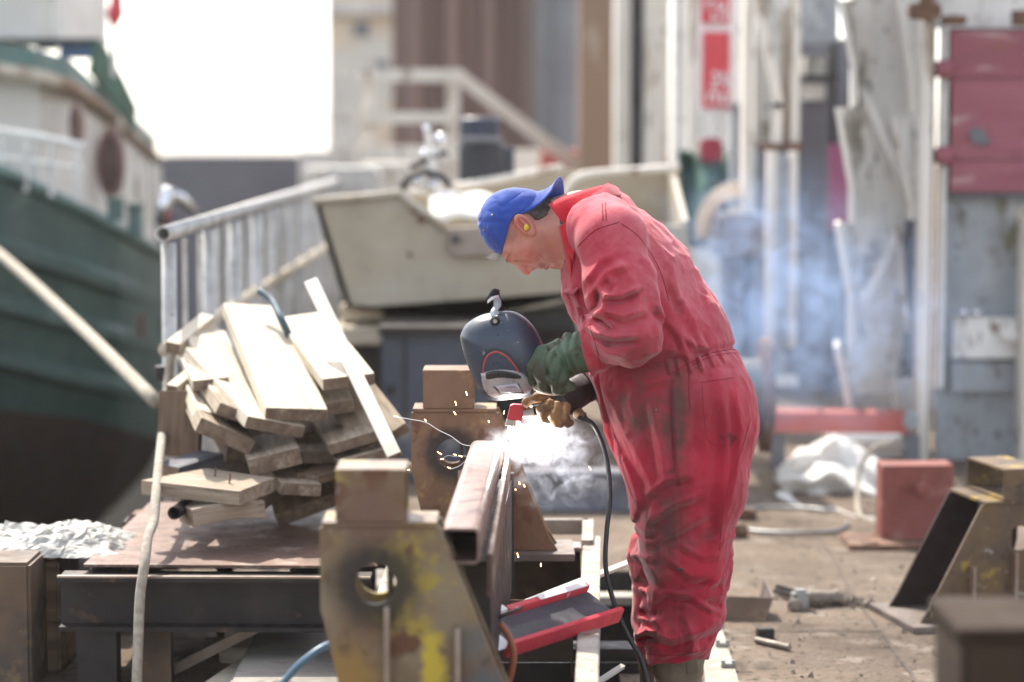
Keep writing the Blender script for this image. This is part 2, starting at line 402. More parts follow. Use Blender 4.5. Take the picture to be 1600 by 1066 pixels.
def sdf_obj(name, fn, lo, hi, h, mat, parent, attrs=None):
    V, F = surface(fn, lo, hi, h)
    off = Vector((0, 0, 0)); q = parent
    while q is not None: off += q.location; q = q.parent
    me = bpy.data.meshes.new(name)
    W = V - np.array(off)
    me.vertices.add(len(W)); me.vertices.foreach_set('co', W.ravel())
    me.loops.add(F.size); me.loops.foreach_set('vertex_index', F.ravel())
    me.polygons.add(len(F)); me.polygons.foreach_set('loop_start', np.arange(0, F.size, 4)); me.polygons.foreach_set('loop_total', np.full(len(F), 4))
    me.update(calc_edges=True); me.validate()
    me.polygons.foreach_set('use_smooth', np.ones(len(me.polygons), bool))
    me.materials.append(mat)
    if attrs:
        for k, f in attrs.items():
            at = me.attributes.new(k, 'FLOAT', 'POINT'); at.data.foreach_set('value', f(V).astype(np.float32))
    o = bpy.data.objects.new(name, me); o.parent = parent; COL.objects.link(o)
    return o, V, F
def seg2(px, py, pl):
    """signed distance and run along a picture-plane polyline"""
    best = np.full(px.shape, 1e9); sg = np.zeros(px.shape); run = np.zeros(px.shape); tot = sum(math.hypot(pl[i + 1][0] - pl[i][0], pl[i + 1][1] - pl[i][1]) for i in range(len(pl) - 1)); a0 = 0
    for i in range(len(pl) - 1):
        ax, ay = pl[i]; bx, by = pl[i + 1]; dx, dy = bx - ax, by - ay; L2 = dx * dx + dy * dy; L = math.sqrt(L2)
        t = np.clip(((px - ax) * dx + (py - ay) * dy) / L2, 0, 1); ex = px - ax - t * dx; ey = py - ay - t * dy
        d = np.hypot(ex, ey); m = d < best
        best = np.where(m, d, best); s = np.sign(dx * ey - dy * ex); sg = np.where(m, s, sg); run = np.where(m, (a0 + t * L) / tot, run); a0 += L
    return best * sg, run, best

# ================================================================== SETTING
# ground sheet with a pit and the dock basin left out
xs = [-60, -4.2, -1.27, -.36, .33, .53, 1.0, 60]; ys = [-4, 6.0, 7.35, 8.25, 9.1, 30, 120]
gm = MB(); pm = MB()
def hole(x, y):
    if -.36 < x < .33 and 6.0 < y < 9.1: return 'pit'
    if .33 < x < .53 and 7.35 < y < 9.1: return 'pit'
    if x < -1.27 and y > 8.25: return 'dock'
    return None
for i in range(len(xs) - 1):
    for j in range(len(ys) - 1):
        if not hole((xs[i] + xs[i + 1]) / 2, (ys[j] + ys[j + 1]) / 2):
            a, b, c_, d = xs[i], xs[i + 1], ys[j], ys[j + 1]
            gm.add([(a, c_, 0), (b, c_, 0), (b, d, 0), (a, d, 0)], [(0, 1, 2, 3)])
struct(gm.build('ground', M_['ground']))
def wallq(a, b, z0, z1): pm.add([(a[0], a[1], z0), (b[0], b[1], z0), (b[0], b[1], z1), (a[0], a[1], z1)], [(0, 1, 2, 3)])
pit = [(-.36, 6.0), (.33, 6.0), (.33, 7.35), (.53, 7.35), (.53, 9.1), (-.36, 9.1)]
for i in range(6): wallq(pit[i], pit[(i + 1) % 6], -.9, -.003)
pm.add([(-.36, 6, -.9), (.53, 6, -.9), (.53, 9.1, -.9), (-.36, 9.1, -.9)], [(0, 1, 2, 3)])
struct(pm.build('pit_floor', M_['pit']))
dm = MB()
for a, b in (((-60, 8.25), (-1.27, 8.25)), ((-1.27, 8.25), (-1.27, 120))): dm.add([(a[0], a[1], -5), (b[0], b[1], -5), (b[0], b[1], -.003), (a[0], a[1], -.003)], [(0, 1, 2, 3)])
struct(dm.build('dock_wall', M_['pit']))
struct(MB().add([(-400, 8.25, -2.8), (-1.27, 8.25, -2.8), (-1.27, 400, -2.8), (-400, 400, -2.8)], [(0, 1, 2, 3)]).build('dock_floor', M_['water']))
# cracks between deck slabs : narrow real gaps laid as thin dark strips
def strip(name, pts, wd, mat):
    m = MB(); pts = smooth_path(pts, 5); rr = random.Random(3)
    L_ = []; 
    for i, p in enumerate(pts):
        t = (pts[min(i + 1, len(pts) - 1)] - pts[max(i - 1, 0)]).normalized(); n = Vector((-t.y, t.x, 0)); ww = wd * rr.uniform(.5, 1.3)
        L_ += [p + n * ww, p - n * ww]
    m.add(L_, [(2 * i, 2 * i + 1, 2 * i + 3, 2 * i + 2) for i in range(len(pts) - 1)])
    return struct(m.build(name, mat))
jm = wm('joint_dirt', (.07, .055, .045), (.12, .095, .075), sc=20, rough=1)
for k, pl in enumerate([[(1275, 835), (1300, 868), (1330, 925), (1375, 985), (1440, 1075)], [(1000, 1000), (1120, 990), (1260, 985), (1380, 986)], [(1130, 806), (1240, 850), (1420, 872), (1560, 868)]]):
    strip('ground_joint_line', [G(x, y, .004) for x, y in pl], .006, jm)

# harbour wall far off to the left
def qbox(name, mat, x0, x1, y0, y1, Y, depth, label=None, cat=None, parent=None, zb=None, bev=0, group=None):
    """a block whose front face spans the given directions at distance Y"""
    a = P(x0, y1, Y); b = P(x1, y0, Y); z0 = a.z if zb is None else zb
    m = MB().box(((a.x + b.x) / 2, Y + depth / 2, (z0 + b.z) / 2), (abs(b.x - a.x), depth, b.z - z0), ch=bev)
    o = m.build(name, mat, parent)
    if label: tag(o, label, cat, group)
    return o
qbox('harbour_wall', M_['bluegrey'], 255, 470, 243, 500, 34, 2, 'dull blue grey harbour wall behind the green hulled ship', 'wall', zb=-3)

# sheet pile wall / sheds behind, made of folded sheets
def corrugated(name, mat, x0, x1, y0, Y, zb, pitch, amp, label, parent=None):
    A = P(x0, y0, Y); B = P(x1, y0, Y); n = int((B.x - A.x) / pitch); m = MB(); ptsx = []
    for i in range(n + 1):
        X = A.x + (B.x - A.x) * i / n; w_ = (B.x - A.x) / n
        for fx, fy in ((0, 0), (.3, 0), (.5, 1), (.8, 1)):
            if i < n or fx == 0: ptsx.append((X + fx * w_, Y - fy * amp))
    m.add([(x, y, zb) for x, y in ptsx] + [(x, y, A.z) for x, y in ptsx] + [(x, Y + .5, A.z) for x, y in ptsx],
          [(k, k + 1, len(ptsx) + k + 1, len(ptsx) + k) for k in range(len(ptsx) - 1)] + [(len(ptsx) + k, len(ptsx) + k + 1, 2 * len(ptsx) + k + 1, 2 * len(ptsx) + k) for k in range(len(ptsx) - 1)])
    o = m.build(name, mat, parent)
    if label: tag(o, label, 'wall')
    return o
corrugated('sheet_wall', M_['pile'], 612, 842, -160, 31, -1, .45, .22, 'rusty brown corrugated sheet wall behind the pale railings')
corrugated('sheet_wall', M_['pile2'], 836, 912, -160, 30.5, -1, .45, .22, 'slate blue corrugated sheet wall next to the brown column')
sb = thing('stone_building', 'sunlit sandstone building with small dark windows behind the white railings', 'building', P(565, 260, 36))
sb.location.z = 0
qbox('wall', M_['stone'], 514, 625, -170, 300, 36, 4, parent=sb, zb=0)
for (a, b, c_, d) in ((553, 577, 35, 56), (545, 566, -60, -20), (590, 612, -60, -20), (588, 606, 95, 118)):
    f = qbox('window', M_['offwhite'], a - 2, b + 2, c_ - 2, d + 2, 35.96, .1, parent=sb)
    qbox('pane', M_['slate'], a, b, c_, d, 35.94, .1, parent=f)
qbox('roof_band', M_['offwhite'], 512, 627, 0, 22, 35.8, .5, parent=sb)
# long pale wall behind the railings, lit
qbox('quay_parapet', M_['cream'], 468, 720, 236, 345, 24, .6, 'low pale parapet wall on the far quay below the railings', 'wall', zb=-.2)
qbox('quay_parapet', M_['stone'], 740, 915, 236, 330, 26, .6, 'tan parapet wall behind the dark outboard motor', 'wall', zb=-.2)
qbox('red_container', M_['orange'], 845, 906, 236, 262, 23, 1.0, 'faded red container top showing beside the brown column', 'container', zb=0)

# tall columns right of the sheet wall
c0 = qbox('building_column', M_['brown'], 905, 966, -160, 420, 21, .5, 'tall brown painted column with a pale worn patch', 'column', zb=0)
t = thing('building_pier', 'tall off-white pier with a dark vertical slot beside the brown column', 'pier', P(1005, 300, 18)); t.location.z = 0
qbox('pier_face', M_['offwhite'], 962, 986, -180, 420, 18, .6, parent=t, zb=0)
qbox('slot', M_['slate'], 986, 1006, -180, 420, 18.25, .3, parent=t, zb=0)
qbox('pier_face', M_['offwhite'], 1006, 1048, -180, 420, 17.9, .7, parent=t, zb=0)

# ------------------------------------------------------------------ pale stair platform with railings
t = thing('stair_railing', 'off-white steel platform railing with a handrail sloping down to the right', 'railing', P(640, 290, 21)); t.location.z = 0
def pbar(name, a, b, Y, wpx, mat, parent, Y2=None):
    r = wpx * Y / FPX
    return MB().bar(P(a[0], a[1], Y), P(b[0], b[1], Y2 or Y), r, r, up=(0, 1, .01)).build(name, mat, parent)
for x in (577, 708): 
    a = P(x, 110, 21); MB().bar(a, (a.x, a.y, 0), .11, .11, up=(0, 1, 0)).build('post', M_['offwhite'], t)
pbar('top_rail', (515, 118), (720, 118), 20.95, 20, M_['offwhite'], t)
pbar('middle_rail', (515, 184), (703, 184), 20.9, 17, M_['offwhite'], t)
pbar('bottom_rail', (515, 240), (715, 243), 20.9, 26, M_['offwhite'], t)
pbar('handrail', (716, 118), (905, 262), 21, 20, M_['cream'], t, 21.6)
for k, x in enumerate((528, 548)):
    a = P(x, 118, 20.8); MB().bar(a, (a.x, a.y, 0), .07, .07, up=(0, 1, 0)).build('post', M_['cream'], t)

# ------------------------------------------------------------------ ship
ship = thing('ship', 'old ship with dark green ribbed hull and cream wheelhouse lying in the dock', 'ship', Vector((-3.4, 15, -2.8)))
def YY(px): 
    t_ = max(0, (px + 150) / 415); return 13.0 + 3.2 * t_ + (6.0 * max(0, (px - 180) / 90) ** 2.2 if px > 180 else 0)
rows = [ # name, py at px=-150,0,130,262 ; outward bulge toward camera (m)
    ('rail', (235, 268, 330, 402), 0), ('r1', (330, 368, 408, 458), 0), ('r1b', (338, 376, 417, 468), -.16), ('r1c', (358, 396, 436, 484), -.16), ('r1d', (366, 402, 442, 490), -.02),
    ('r2', (430, 458, 492, 532), .02), ('r2b', (438, 465, 500, 540), -.13), ('r2c', (456, 484, 518, 556), -.13), ('r2d', (464, 492, 526, 562), .02),
    ('r3', (532, 545, 578, 612), .08), ('r3b', (540, 552, 585, 619), -.05), ('r3c', (556, 570, 602, 630), -.05), ('r3d', (566, 580, 610, 640), .1),
    ('bt', (640, 640, 655, 690), .25)]
def row_py(tp, px): return float(np.interp(px, (-150, 0, 130, 262), tp))
cols = list(range(-150, 270, 14))
hm = MB(); nR = len(rows)
for px in cols:
    for (_, tp, bu) in rows: hm.v.append(P(px, row_py(tp, px), YY(px) + bu))
for i in range(len(cols) - 1):
    for j in range(nR - 1):
        a = i * nR + j; hm.f.append([a, a + nR, a + nR + 1, a + 1])
hm.build('hull_topsides', M_['hull'], ship)
hb = MB(); nB = 7
for px in cols:
    p0 = P(px, row_py(rows[-1][1], px), YY(px) + .25)
    for j in range(nB):
        u = j / (nB - 1)
        hb.v.append(Vector((p0.x - 1.9 * u ** 1.6 - (.35 * u), p0.y + 1.2 * u ** 2, p0.z + (-2.75 - p0.z) * u)))
for i in range(len(cols) - 1):
    for j in range(nB - 1):
        a = i * nB + j; hb.f.append([a, a + nB, a + nB + 1, a + 1])
hb.build('hull_bottom', M_['hullrust'], ship, smooth=True)
dk = MB()
for px in cols:
    p0 = P(px, row_py(rows[0][1], px) + 1, YY(px)); dk.v += [p0, Vector((p0.x - 1.2, p0.y + 4.5, p0.z + .02))]
for i in range(len(cols) - 1): a = 2 * i; dk.f.append([a, a + 1, a + 3, a + 2])
dk.build('deck', M_['roofgreen'], ship)
cp = MB().tube([P(px, row_py(rows[0][1], px), YY(px)) for px in cols], .05, 8); cp.build('rubbing_rail', M_['roofgreen'], ship, smooth=True)
qbox('draught_mark', wm('dull_red', (.16, .045, .04), (.12, .04, .035)), 216, 223, 492, 528, 14.7, .02, parent=ship)
# wheelhouse, curved in plan
hx = [-150, -60, 0, 60, 110, 150, 185, 215, 243]
top = [78, 92, 102, 112, 128, 155, 185, 212, 240]
def HY(px): return 15.2 + (max(0, px - 60) / 100) ** 2 * 1.6
wh = MB()
for px, ty in zip(hx, top): wh.v += [P(px, ty, HY(px)), P(px, 330 + px * .25 if px > 0 else 330, HY(px))]
for i in range(len(hx) - 1): a = 2 * i; wh.f.append([a, a + 1, a + 3, a + 2])
lastp = P(243, 240, HY(243)); bk = P(243, 395, HY(243)); wh.add([lastp, bk, bk + Vector((-3, 3, 0)), lastp + Vector((-3, 3, 0))], [(0, 1, 2, 3)])
house = wh.build('wheelhouse', M_['cream'], ship)
rf = MB()
for px, ty in zip(hx, top):
    g_ = 34 if px < 130 else 24; rf.v += [P(px, ty - g_, HY(px) - .3), P(px, ty + 6, HY(px) - .3), P(px, ty - g_, HY(px) + 3), ]
for i in range(len(hx) - 1):
    a = 3 * i; rf.f += [[a, a + 1, a + 4, a + 3], [a, a + 3, a + 5, a + 2]]
rf.build('roof', M_['roofgreen'], ship)
ed = MB().tube([P(px, ty + 7, HY(px) - .31) for px, ty in zip(hx, top)], .045, 8); ed.build('roof_edge', M_['brown'], ship)
for (cx, cy, rx, ry, Y) in ((120, 196, 9, 32, HY(120) - .45), (174, 255, 17, 52, HY(174) - .75)):
    c = P(cx, cy, Y); s_ = Y / FPX
    fr = MB().add([c + Vector((math.cos(a) * rx * s_ * 1.25, 0, math.sin(a) * ry * s_ * 1.08)) for a in [k * math.pi / 12 for k in range(24)]], [list(range(24))]).build('porthole', M_['pinkbrown'], ship, solid=.08)
    MB().add([c + Vector((math.cos(a) * rx * s_ * .8, -.06, math.sin(a) * ry * s_ * .85)) for a in [k * math.pi / 12 for k in range(24)]], [list(range(24))]).build('pane', M_['glassdark'], fr, solid=.02)
# upper deck things on the ship
qbox('cabin', M_['cream'], -60, 92, -120, 60, 17.2, 2, parent=ship)
qbox('mast', M_['offwhite'], 58, 82, -120, 78, 16.3, .12, parent=ship)
qbox('boom', M_['black'], 30, 155, 60, 72, 16.2, .12, parent=ship)
qbox('locker', M_['blue'], 92, 152, 72, 90, 16.4, .4, parent=ship)
dg = MB()
for k in range(9): 
    u = k / 8; dg.v += [P(150 + 62 * u, 60 + 110 * u ** 1.3, 16 + u), P(140 + 66 * u, 112 + 90 * u, 16 + u)]
for k in range(8): a = 2 * k; dg.f.append([a, a + 1, a + 3, a + 2])
dg.build('dodger', M_['green'], ship, solid=.03)
MB().tube([P(182, -40, 15.5), P(182, 4, 15.5), P(180, 22, 15.5), P(178, 42, 15.5)], [.03, .04, .055, .02], 10).build('pennant', M_['signred'], ship, smooth=True)
MB().bar(P(176, -60, 15.6), P(178, 120, 15.6), .03, .03).build('flag_staff', M_['offwhite'], ship)
# deck railing
for k, x in enumerate((-40, 0, 40, 80, 122)):
    MB().tube([P(x, 206 + max(0, x) * .12, 14.3), P(x, 292 + max(0, x) * .2, 14.3)], .018, 6).build('stanchion', M_['greypaint'], ship)
MB().tube([P(x, 205 + max(0, x) * .12 + (max(0, x) / 45) ** 2, 14.3) for x in range(-60, 135, 16)], .025, 6).build('guard_rail', M_['greypaint'], ship)
MB().tube([P(x, 245 + max(0, x) * .15, 14.3) for x in range(-60, 135, 16)], .014, 6).build('guard_rail', M_['greypaint'], ship)
for (x0, x1, y0, y1) in ((165, 196, 308, 345), (198, 226, 318, 372)):
    c = P((x0 + x1) / 2, y1, 14.6); s_ = 14.6 / FPX
    MB().tube([c, c + Vector((0, 0, (y1 - y0) * s_ * .8)), c + Vector((0, 0, (y1 - y0) * s_))], [(x1 - x0) * s_ / 2.4, (x1 - x0) * s_ / 2.4, (x1 - x0) * s_ / 1.8], 14).build('bollard', M_['roofgreen'], ship, smooth=False)
for (x, y0, y1, wd) in ((212, 240, 340, 8), (232, 250, 352, 9), (248, 262, 350, 7)):
    a = P(x, y0, 15.4); b = P(x + 4, y1, 15.4); MB().bar(a, b, wd * .004, .03).build('davit_post', M_['offwhite'], ship)
cr = thing('deck_winch', 'small white and red crank showing above the open end of the grey railing', 'winch', P(262, 345, 16))
MB().tube([P(250, 352, 14), P(262, 300, 14), P(285, 312, 14.1), P(306, 332, 14.2)], [.035, .05, .035, .02], 8).build('crank_arm', M_['chrome'], cr, smooth=True)
MB().tube([P(258, 350, 13.9), P(266, 330, 13.9)], .018, 8).build('red_grip', M_['redblock'], cr, smooth=True)

# ------------------------------------------------------------------ quay railing (long, close posts)
rl = thing('quay_railing', 'galvanised quay railing of close upright bars along the dock edge', 'railing', Vector((-1.23, 8.6, 0)))
RX = -1.225
MB().pipe((RX - .01, 8.55, 1.305), (RX - .01, 19.5, 1.305), .028, .005, 20).build('top_rail', M_['alu'], rl, smooth=True)
MB().tube([(RX, 8.5, .90), (RX, 19.5, .90)], .026, 12).build('lower_rail', M_['wood'], rl, smooth=True)
Yp = 8.62; k = 0
while Yp < 19.4:
    h_ = 1.27
    if k % 3 == 0: MB().tube([(RX, Yp, 0), (RX, Yp, h_)], .026, 12).build('post', M_['alu'], rl, smooth=True)
    else: MB().box((RX, Yp, h_ / 2 + .02), (.020, .012, h_ - .04)).build('upright_bar', M_['alu'], rl)
    Yp += .30 if k > 1 else .42; k += 1
MB().tube([(RX - .02, 8.62, .78), (RX - .02, 8.62, .83)], .036, 12).build('clamp', M_['darksteel'], rl)

# mooring rope and the rope hanging in front of the trestle
rp = MB().tube(smooth_path([P(-120, 305, 14.2), P(0, 398, 12.2), P(120, 506, 10.2), P(244, 628, 8.62)], 6), .026, 8)
tag(rp.build('mooring_rope', M_['rope'], smooth=True), 'taut pale mooring rope running from the ship down to the railing post', 'rope')
hp = [P(268, 548, 8.5), P(262, 600, 8.45), P(258, 640, 8.3), P(251, 700, 7.8), P(244, 770, 7.4), P(240, 815, 7.25), P(231, 840, 7.15), P(226, 880, 7.05), P(219, 930, 7.0), P(216, 1000, 6.95), P(213, 1090, 6.9)]
tag(MB().tube(smooth_path(hp, 6), .0155, 8).build('hanging_rope', M_['rope'], smooth=True), 'slack beige rope hanging from the railing in front of the steel trestle', 'rope')

# ================================================================== RIGHT-HAND STRUCTURES
# steel gate column with folded gusset plates
sc = thing('steel_gate', 'pale grey painted steel gate leaf with rows of folded gusset plates', 'gate', P(1370, 720, 12.4)); sc.location.z = 0
YS = 12.4
qbox('panel', M_['greypaint'], 1326, 1440, -160, 640, YS, .12, parent=sc, zb=.32)
def gusset(pts, Yf, depth, th):
    """folded plate edge: the lit front edge follows the points, the plate runs back"""
    m = MB()
    q = [P(x, y, Yf) for x, y in pts]; wv = Vector((th, 0, 0)); bv = Vector((0.06, depth, 0))
    for i in range(len(q) - 1):
        a, b = q[i], q[i + 1]
        m.prism([a, b, b + wv, a + wv], bv)
    return m
for k, pts in enumerate([[(1305, -60), (1325, -14), (1329, 0)], [(1309, 0), (1329, 108), (1331, 165)], [(1304, 168), (1325, 288), (1326, 346)], [(1303, 350), (1324, 468), (1325, 540)], [(1302, 542), (1322, 636)]]):
    gusset(pts, 12.0, .4, .028).build('gusset_plate', M_['offwhite'], sc)
    if len(pts) == 3:
        x0, y0 = pts[0]; x1, y1 = pts[1]
        MB().prism([P(x0, y0, 12.02), P(x1, y1, 12.02), P(x1 + 6, y1, 12.3), P(x0 + 30, y0, 12.3)], (0, .01, 0)).build('gusset_web', M_['greypaint'], sc)
for k, pts in enumerate([[(1397, -20), (1418, 112), (1421, 176)], [(1393, 182), (1416, 310), (1418, 345)], [(1400, 352), (1409, 470), (1416, 520)], [(1395, 590), (1403, 640)]]):
    gusset(pts, 12.1, .28, .018).build('gusset_plate', M_['offwhite'], sc)
    if k < 2:
        x0, y0 = pts[0]; x1, y1 = pts[1]
        MB().prism([P(x0, y0, 12.13), P(x1, y1, 12.13), P(x1 + 5, y1, 12.3), P(x0 + 26, y0, 12.3)], (0, .01, 0)).build('gusset_web', M_['greypaint'], sc)
MB().bar(P(1352, 150, 12.28), P(1415, 295, 12.28), .05, .04).build('diagonal_brace', M_['greypaint'], sc)
MB().bar(P(1345, 478, 12.28), P(1410, 350, 12.28), .04, .04).build('diagonal_brace', M_['greypaint'], sc)
MB().prism([P(1393, 592, 12.2), P(1434, 592, 12.2), P(1434, 650, 12.2), P(1402, 650, 12.2)], (0, .1, 0)).build('bracket_box', M_['greypaint'], sc)
qbox('base_sill', M_['offwhite'], 1300, 1432, 690, 706, 12.2, .5, parent=sc)
qbox('base_sill', M_['greypaint'], 1290, 1432, 712, 742, 12.1, .5, parent=sc, zb=0.02)

# door post and door
dp = thing('door_frame', 'tall cream door post with a rusty top hinge beside the grey door', 'door frame', P(1446, 722, 11.95)); dp.location.z = 0
MB().jig(0).box(((P(1446, 300, 11.9).x), 11.95, 2.0), (.05, .14, 4.0)).build('post', M_['offwhite'], dp)
qbox('inner_jamb', M_['frame'], 1453, 1462, -60, 722, 12.0, .1, parent=dp, zb=.01)
qbox('rear_post', M_['slate'], 1415, 1438, 345, 780, 12.25, .2, parent=dp, zb=.01)
hg = MB(); a = P(1444, 18, 11.8)
hg.box(a, (.15, .12, .075), ch=.012); hg.box(P(1490, 32, 11.85), (.12, .08, .045), ch=.01)
hg.box(P(1447, 2, 11.78), (.06, .05, .12), ch=.01).build('hinge', M_['rust'], dp)
qbox('lock_block', M_['rust'], 1585, 1606, 16, 40, 11.85, .08, parent=dp)
dr = thing('shed_door', 'grey steel door with maroon boarding at the top and pale ledges', 'door', P(1530, 722, 12.1)); dr.location.z = 0
qbox('door_leaf', M_['greydoor'], 1462, 1720, -150, 740, 12.12, .06, parent=dr, zb=.01)
qbox('edge_board', M_['greypaint'], 1464, 1483, 38, 606, 12.0, .07, parent=dr)
qbox('upper_panel', M_['greypaint'], 1462, 1720, -150, 44, 12.06, .05, parent=dr)
for (y0, y1, s) in ((47, 121, 0), (123, 249, 1), (251, 300, 2)):
    qbox('maroon_board', M_['maroon'], 1485 + (s == 1) * 1, 1720, y0, y1, 11.99 - .002 * s, .06, parent=dr)
for y in (108, 243): MB().tube([P(1462, y, 11.95), P(1485, y, 11.95)], [.04, .05], 8).build('board_hinge', M_['maroon'], dr)
qbox('drip_rail', M_['slate'], 1485, 1720, 303, 309, 12.02, .09, parent=dr)
qbox('middle_ledge', M_['greypaint'], 1489, 1720, 497, 560, 12.02, .08, parent=dr)
qbox('lower_ledge', M_['greydoor'], 1487, 1720, 566, 612, 12.05, .06, parent=dr)
qbox('side_post', M_['offwhite'], 1594, 1640, 340, 760, 11.85, .15, parent=dr, zb=.01)
MB().tube([P(1594, 322, 11.8), P(1594, 342, 11.8)], .03, 10).build('post_cap', M_['frame'], dr)
lk = MB().box(P(1580, 520, 11.96), (.10, .06, .09), ch=.02).build('latch', M_['greypaint'], dr)
for x in (1506, 1526):
    MB().ball(P(x, 489, 11.97), .024, (1, .6, .8), 12).build('bolt_cap', M_['chrome'], dr, smooth=True)

# red and white notice board and the columns round it
qbox('shed_side_wall', M_['greypaint'], 1049, 1200, -160, 600, 17.4, .2, 'grey shed wall behind the notice board', 'wall', zb=0)
MB().prism([P(x, y, 11.985) for x, y in ((1512, 206), (1524, 199), (1534, 201), (1541, 212), (1549, 226), (1530, 227), (1519, 222))], (0, -.012, 0)).build('dark_patch', M_['slate'], dr)
sg = thing('notice_board', 'tall white notice board with red panels on the pale columns', 'sign', P(1118, 175, 15))
qbox('board', M_['signwhite'], 1090, 1146, -60, 177, 15, .05, parent=sg)
qbox('red_panel', M_['signred'], 1098, 1141, 50, 168, 14.97, .03, parent=sg)
qbox('red_panel', M_['signred'], 1096, 1141, -60, 36, 14.97, .03, parent=sg)
def marks(m, rects, Y):
    for (a, b, c_, d) in rects: 
        p, q = P(a, d, Y), P(b, c_, Y); m.box(((p.x + q.x) / 2, Y, (p.z + q.z) / 2), (q.x - p.x, .01, q.z - p.z))
mk = MB(); marks(mk, [(1113, 1121, 112, 118), (1119, 1123, 116, 128), (1112, 1118, 126, 132), (1111, 1124, 134, 138), (1128, 1132, 112, 132), (1132, 1140, 128, 133), (1136, 1139, 114, 140),
                     (1106, 1110, 144, 162), (1110, 1117, 144, 148), (1117, 1121, 144, 162), (1126, 1139, 146, 150), (1126, 1130, 150, 162), (1130, 1139, 158, 162)], 14.96)
mk.build('lettering', M_['signwhite'], sg)
mk = MB(); marks(mk, [(1104, 1108, 0, 14), (1108, 1115, 0, 4), (1119, 1123, 2, 16), (1123, 1130, 12, 16), (1130, 1134, 2, 16), (1112, 1116, 20, 32), (1116, 1124, 28, 32), (1128, 1138, 20, 24), (1131, 1135, 24, 32)], 14.96)
mk.build('lettering', M_['signwhite'], sg)

def col(x0, x1, y0, Y, mat, label, depth=.25, y1=None, cat='column'):
    o = qbox('steel_column', mat, x0, x1, y0, y1 or 600, Y, depth, zb=0 if y1 is None else None)
    return tag(o, label, cat)
col(1050, 1072, -150, 16.5, M_['greypaint'], 'grey steel column left of the notice board')
col(1074, 1091, -150, 16, M_['offwhite'], 'narrow off-white column touching the notice board')
col(1142, 1160, -150, 15.4, M_['greypaint'], 'grey column right of the notice board')
col(1147, 1158, 162, 14.9, M_['slate'], 'dark slate post below the notice board', .2, 325, 'post')
wg = thing('white_gantry', 'white painted gantry frame with a slanting brace and brown strip', 'gantry', P(1205, 620, 13.6)); wg.location.z = 0
qbox('leg', M_['offwhite'], 1160, 1178, -150, 640, 13.6, .3, parent=wg, zb=0)
qbox('infill', M_['greypaint'], 1178, 1236, -150, 225, 13.9, .1, parent=wg)
MB().bar(P(1176, -30, 13.5), P(1218, 170, 13.5), .05, .06).build('brace', M_['offwhite'], wg)
MB().bar(P(1215, 160, 13.5), P(1213, 225, 13.5), .05, .06).build('brace', M_['offwhite'], wg)
qbox('strip', M_['brown'], 1221, 1238, 15, 225, 13.7, .05, parent=wg)
qbox('post', M_['offwhite'], 1237, 1253, -150, 222, 13.5, .15, parent=wg)
qbox('shelf', M_['rust'], 1192, 1256, 224, 236, 13.4, .4, parent=wg)
wf = thing('window_stand', 'tall narrow white window stand rising in the blue smoke', 'stand', P(1222, 605, 13)); wf.location.z = 0
for x0, x1 in ((1196, 1214), (1232, 1247)): qbox('upright', M_['offwhite'], x0, x1, 236, 600, 13, .1, parent=wf, zb=.5)
qbox('crossbar', M_['offwhite'], 1196, 1247, 590, 604, 12.98, .12, parent=wf)
qbox('infill', M_['greydoor'], 1214, 1232, 240, 592, 13.05, .04, parent=wf)
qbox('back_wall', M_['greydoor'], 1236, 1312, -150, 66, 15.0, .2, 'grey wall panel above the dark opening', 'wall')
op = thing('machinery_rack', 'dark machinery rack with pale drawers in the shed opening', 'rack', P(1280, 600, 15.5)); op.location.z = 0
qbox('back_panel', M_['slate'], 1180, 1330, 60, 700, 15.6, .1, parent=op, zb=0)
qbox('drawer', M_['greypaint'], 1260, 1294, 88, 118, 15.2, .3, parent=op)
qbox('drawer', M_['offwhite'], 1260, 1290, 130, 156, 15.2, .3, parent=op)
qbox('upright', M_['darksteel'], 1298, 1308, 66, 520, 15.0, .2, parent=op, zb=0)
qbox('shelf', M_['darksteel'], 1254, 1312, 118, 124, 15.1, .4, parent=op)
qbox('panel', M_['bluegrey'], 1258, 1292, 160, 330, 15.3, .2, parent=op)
tag(qbox('hanging_sheet', wm('magenta_sheet', (.30, .08, .17), (.25, .07, .14), rough=.7), 1293, 1328, 225, 360, 14.6, .03), 'dull magenta sheet hanging between the rack and the gate', 'sheet')
# hose coil, tarp, box and drum in the middle distance
tp = MB().grid(lambda u, v: P(1062 + 75 * u, 236 + (150 if u < .8 else 120) * v, 14.6 + .12 * math.sin(9 * u) + .1 * math.sin(5 * v + 3 * u)), 14, 10)
tag(tp.build('green_tarp', M_['green'], smooth=True, solid=.02), 'dark green tarp hanging below the notice board', 'tarp')
tag(qbox('red_box', wm('crimson', (.30, .02, .05), (.25, .02, .04)), 1096, 1130, 216, 254, 14.4, .25, bev=.02), 'small crimson box beneath the notice board', 'box')
hc = thing('hose_coil', 'tan hose coil hanging beside the grey crate', 'hose coil', P(1110, 390, 14))
for k in range(5):
    c = P(1150, 372, 13.9 - .05 * k); rr_ = .27 - .018 * k
    MB().tube([c + Vector((math.cos(a) * rr_ * .85, .02 * math.sin(a * 3), math.sin(a) * rr_ * 1.15)) for a in [math.pi * (.42 + .60 * j / 14) for j in range(15)]], .014, 6).build('hose_loop', wm('tan_hose', (.5, .38, .24), (.4, .3, .2)), hc, smooth=True)
gc = thing('grey_crate', 'grey brown crate on a stand behind the blue smoke', 'crate', P(1160, 600, 13.7)); gc.location.z = 0
qbox('crate_box', wm('crate_grey', (.26, .23, .24), (.2, .18, .19), rough=.7), 1120, 1204, 335, 404, 13.5, .5, parent=gc, bev=.02)
qbox('stand', M_['slate'], 1130, 1195, 404, 600, 13.6, .3, parent=gc, zb=0)
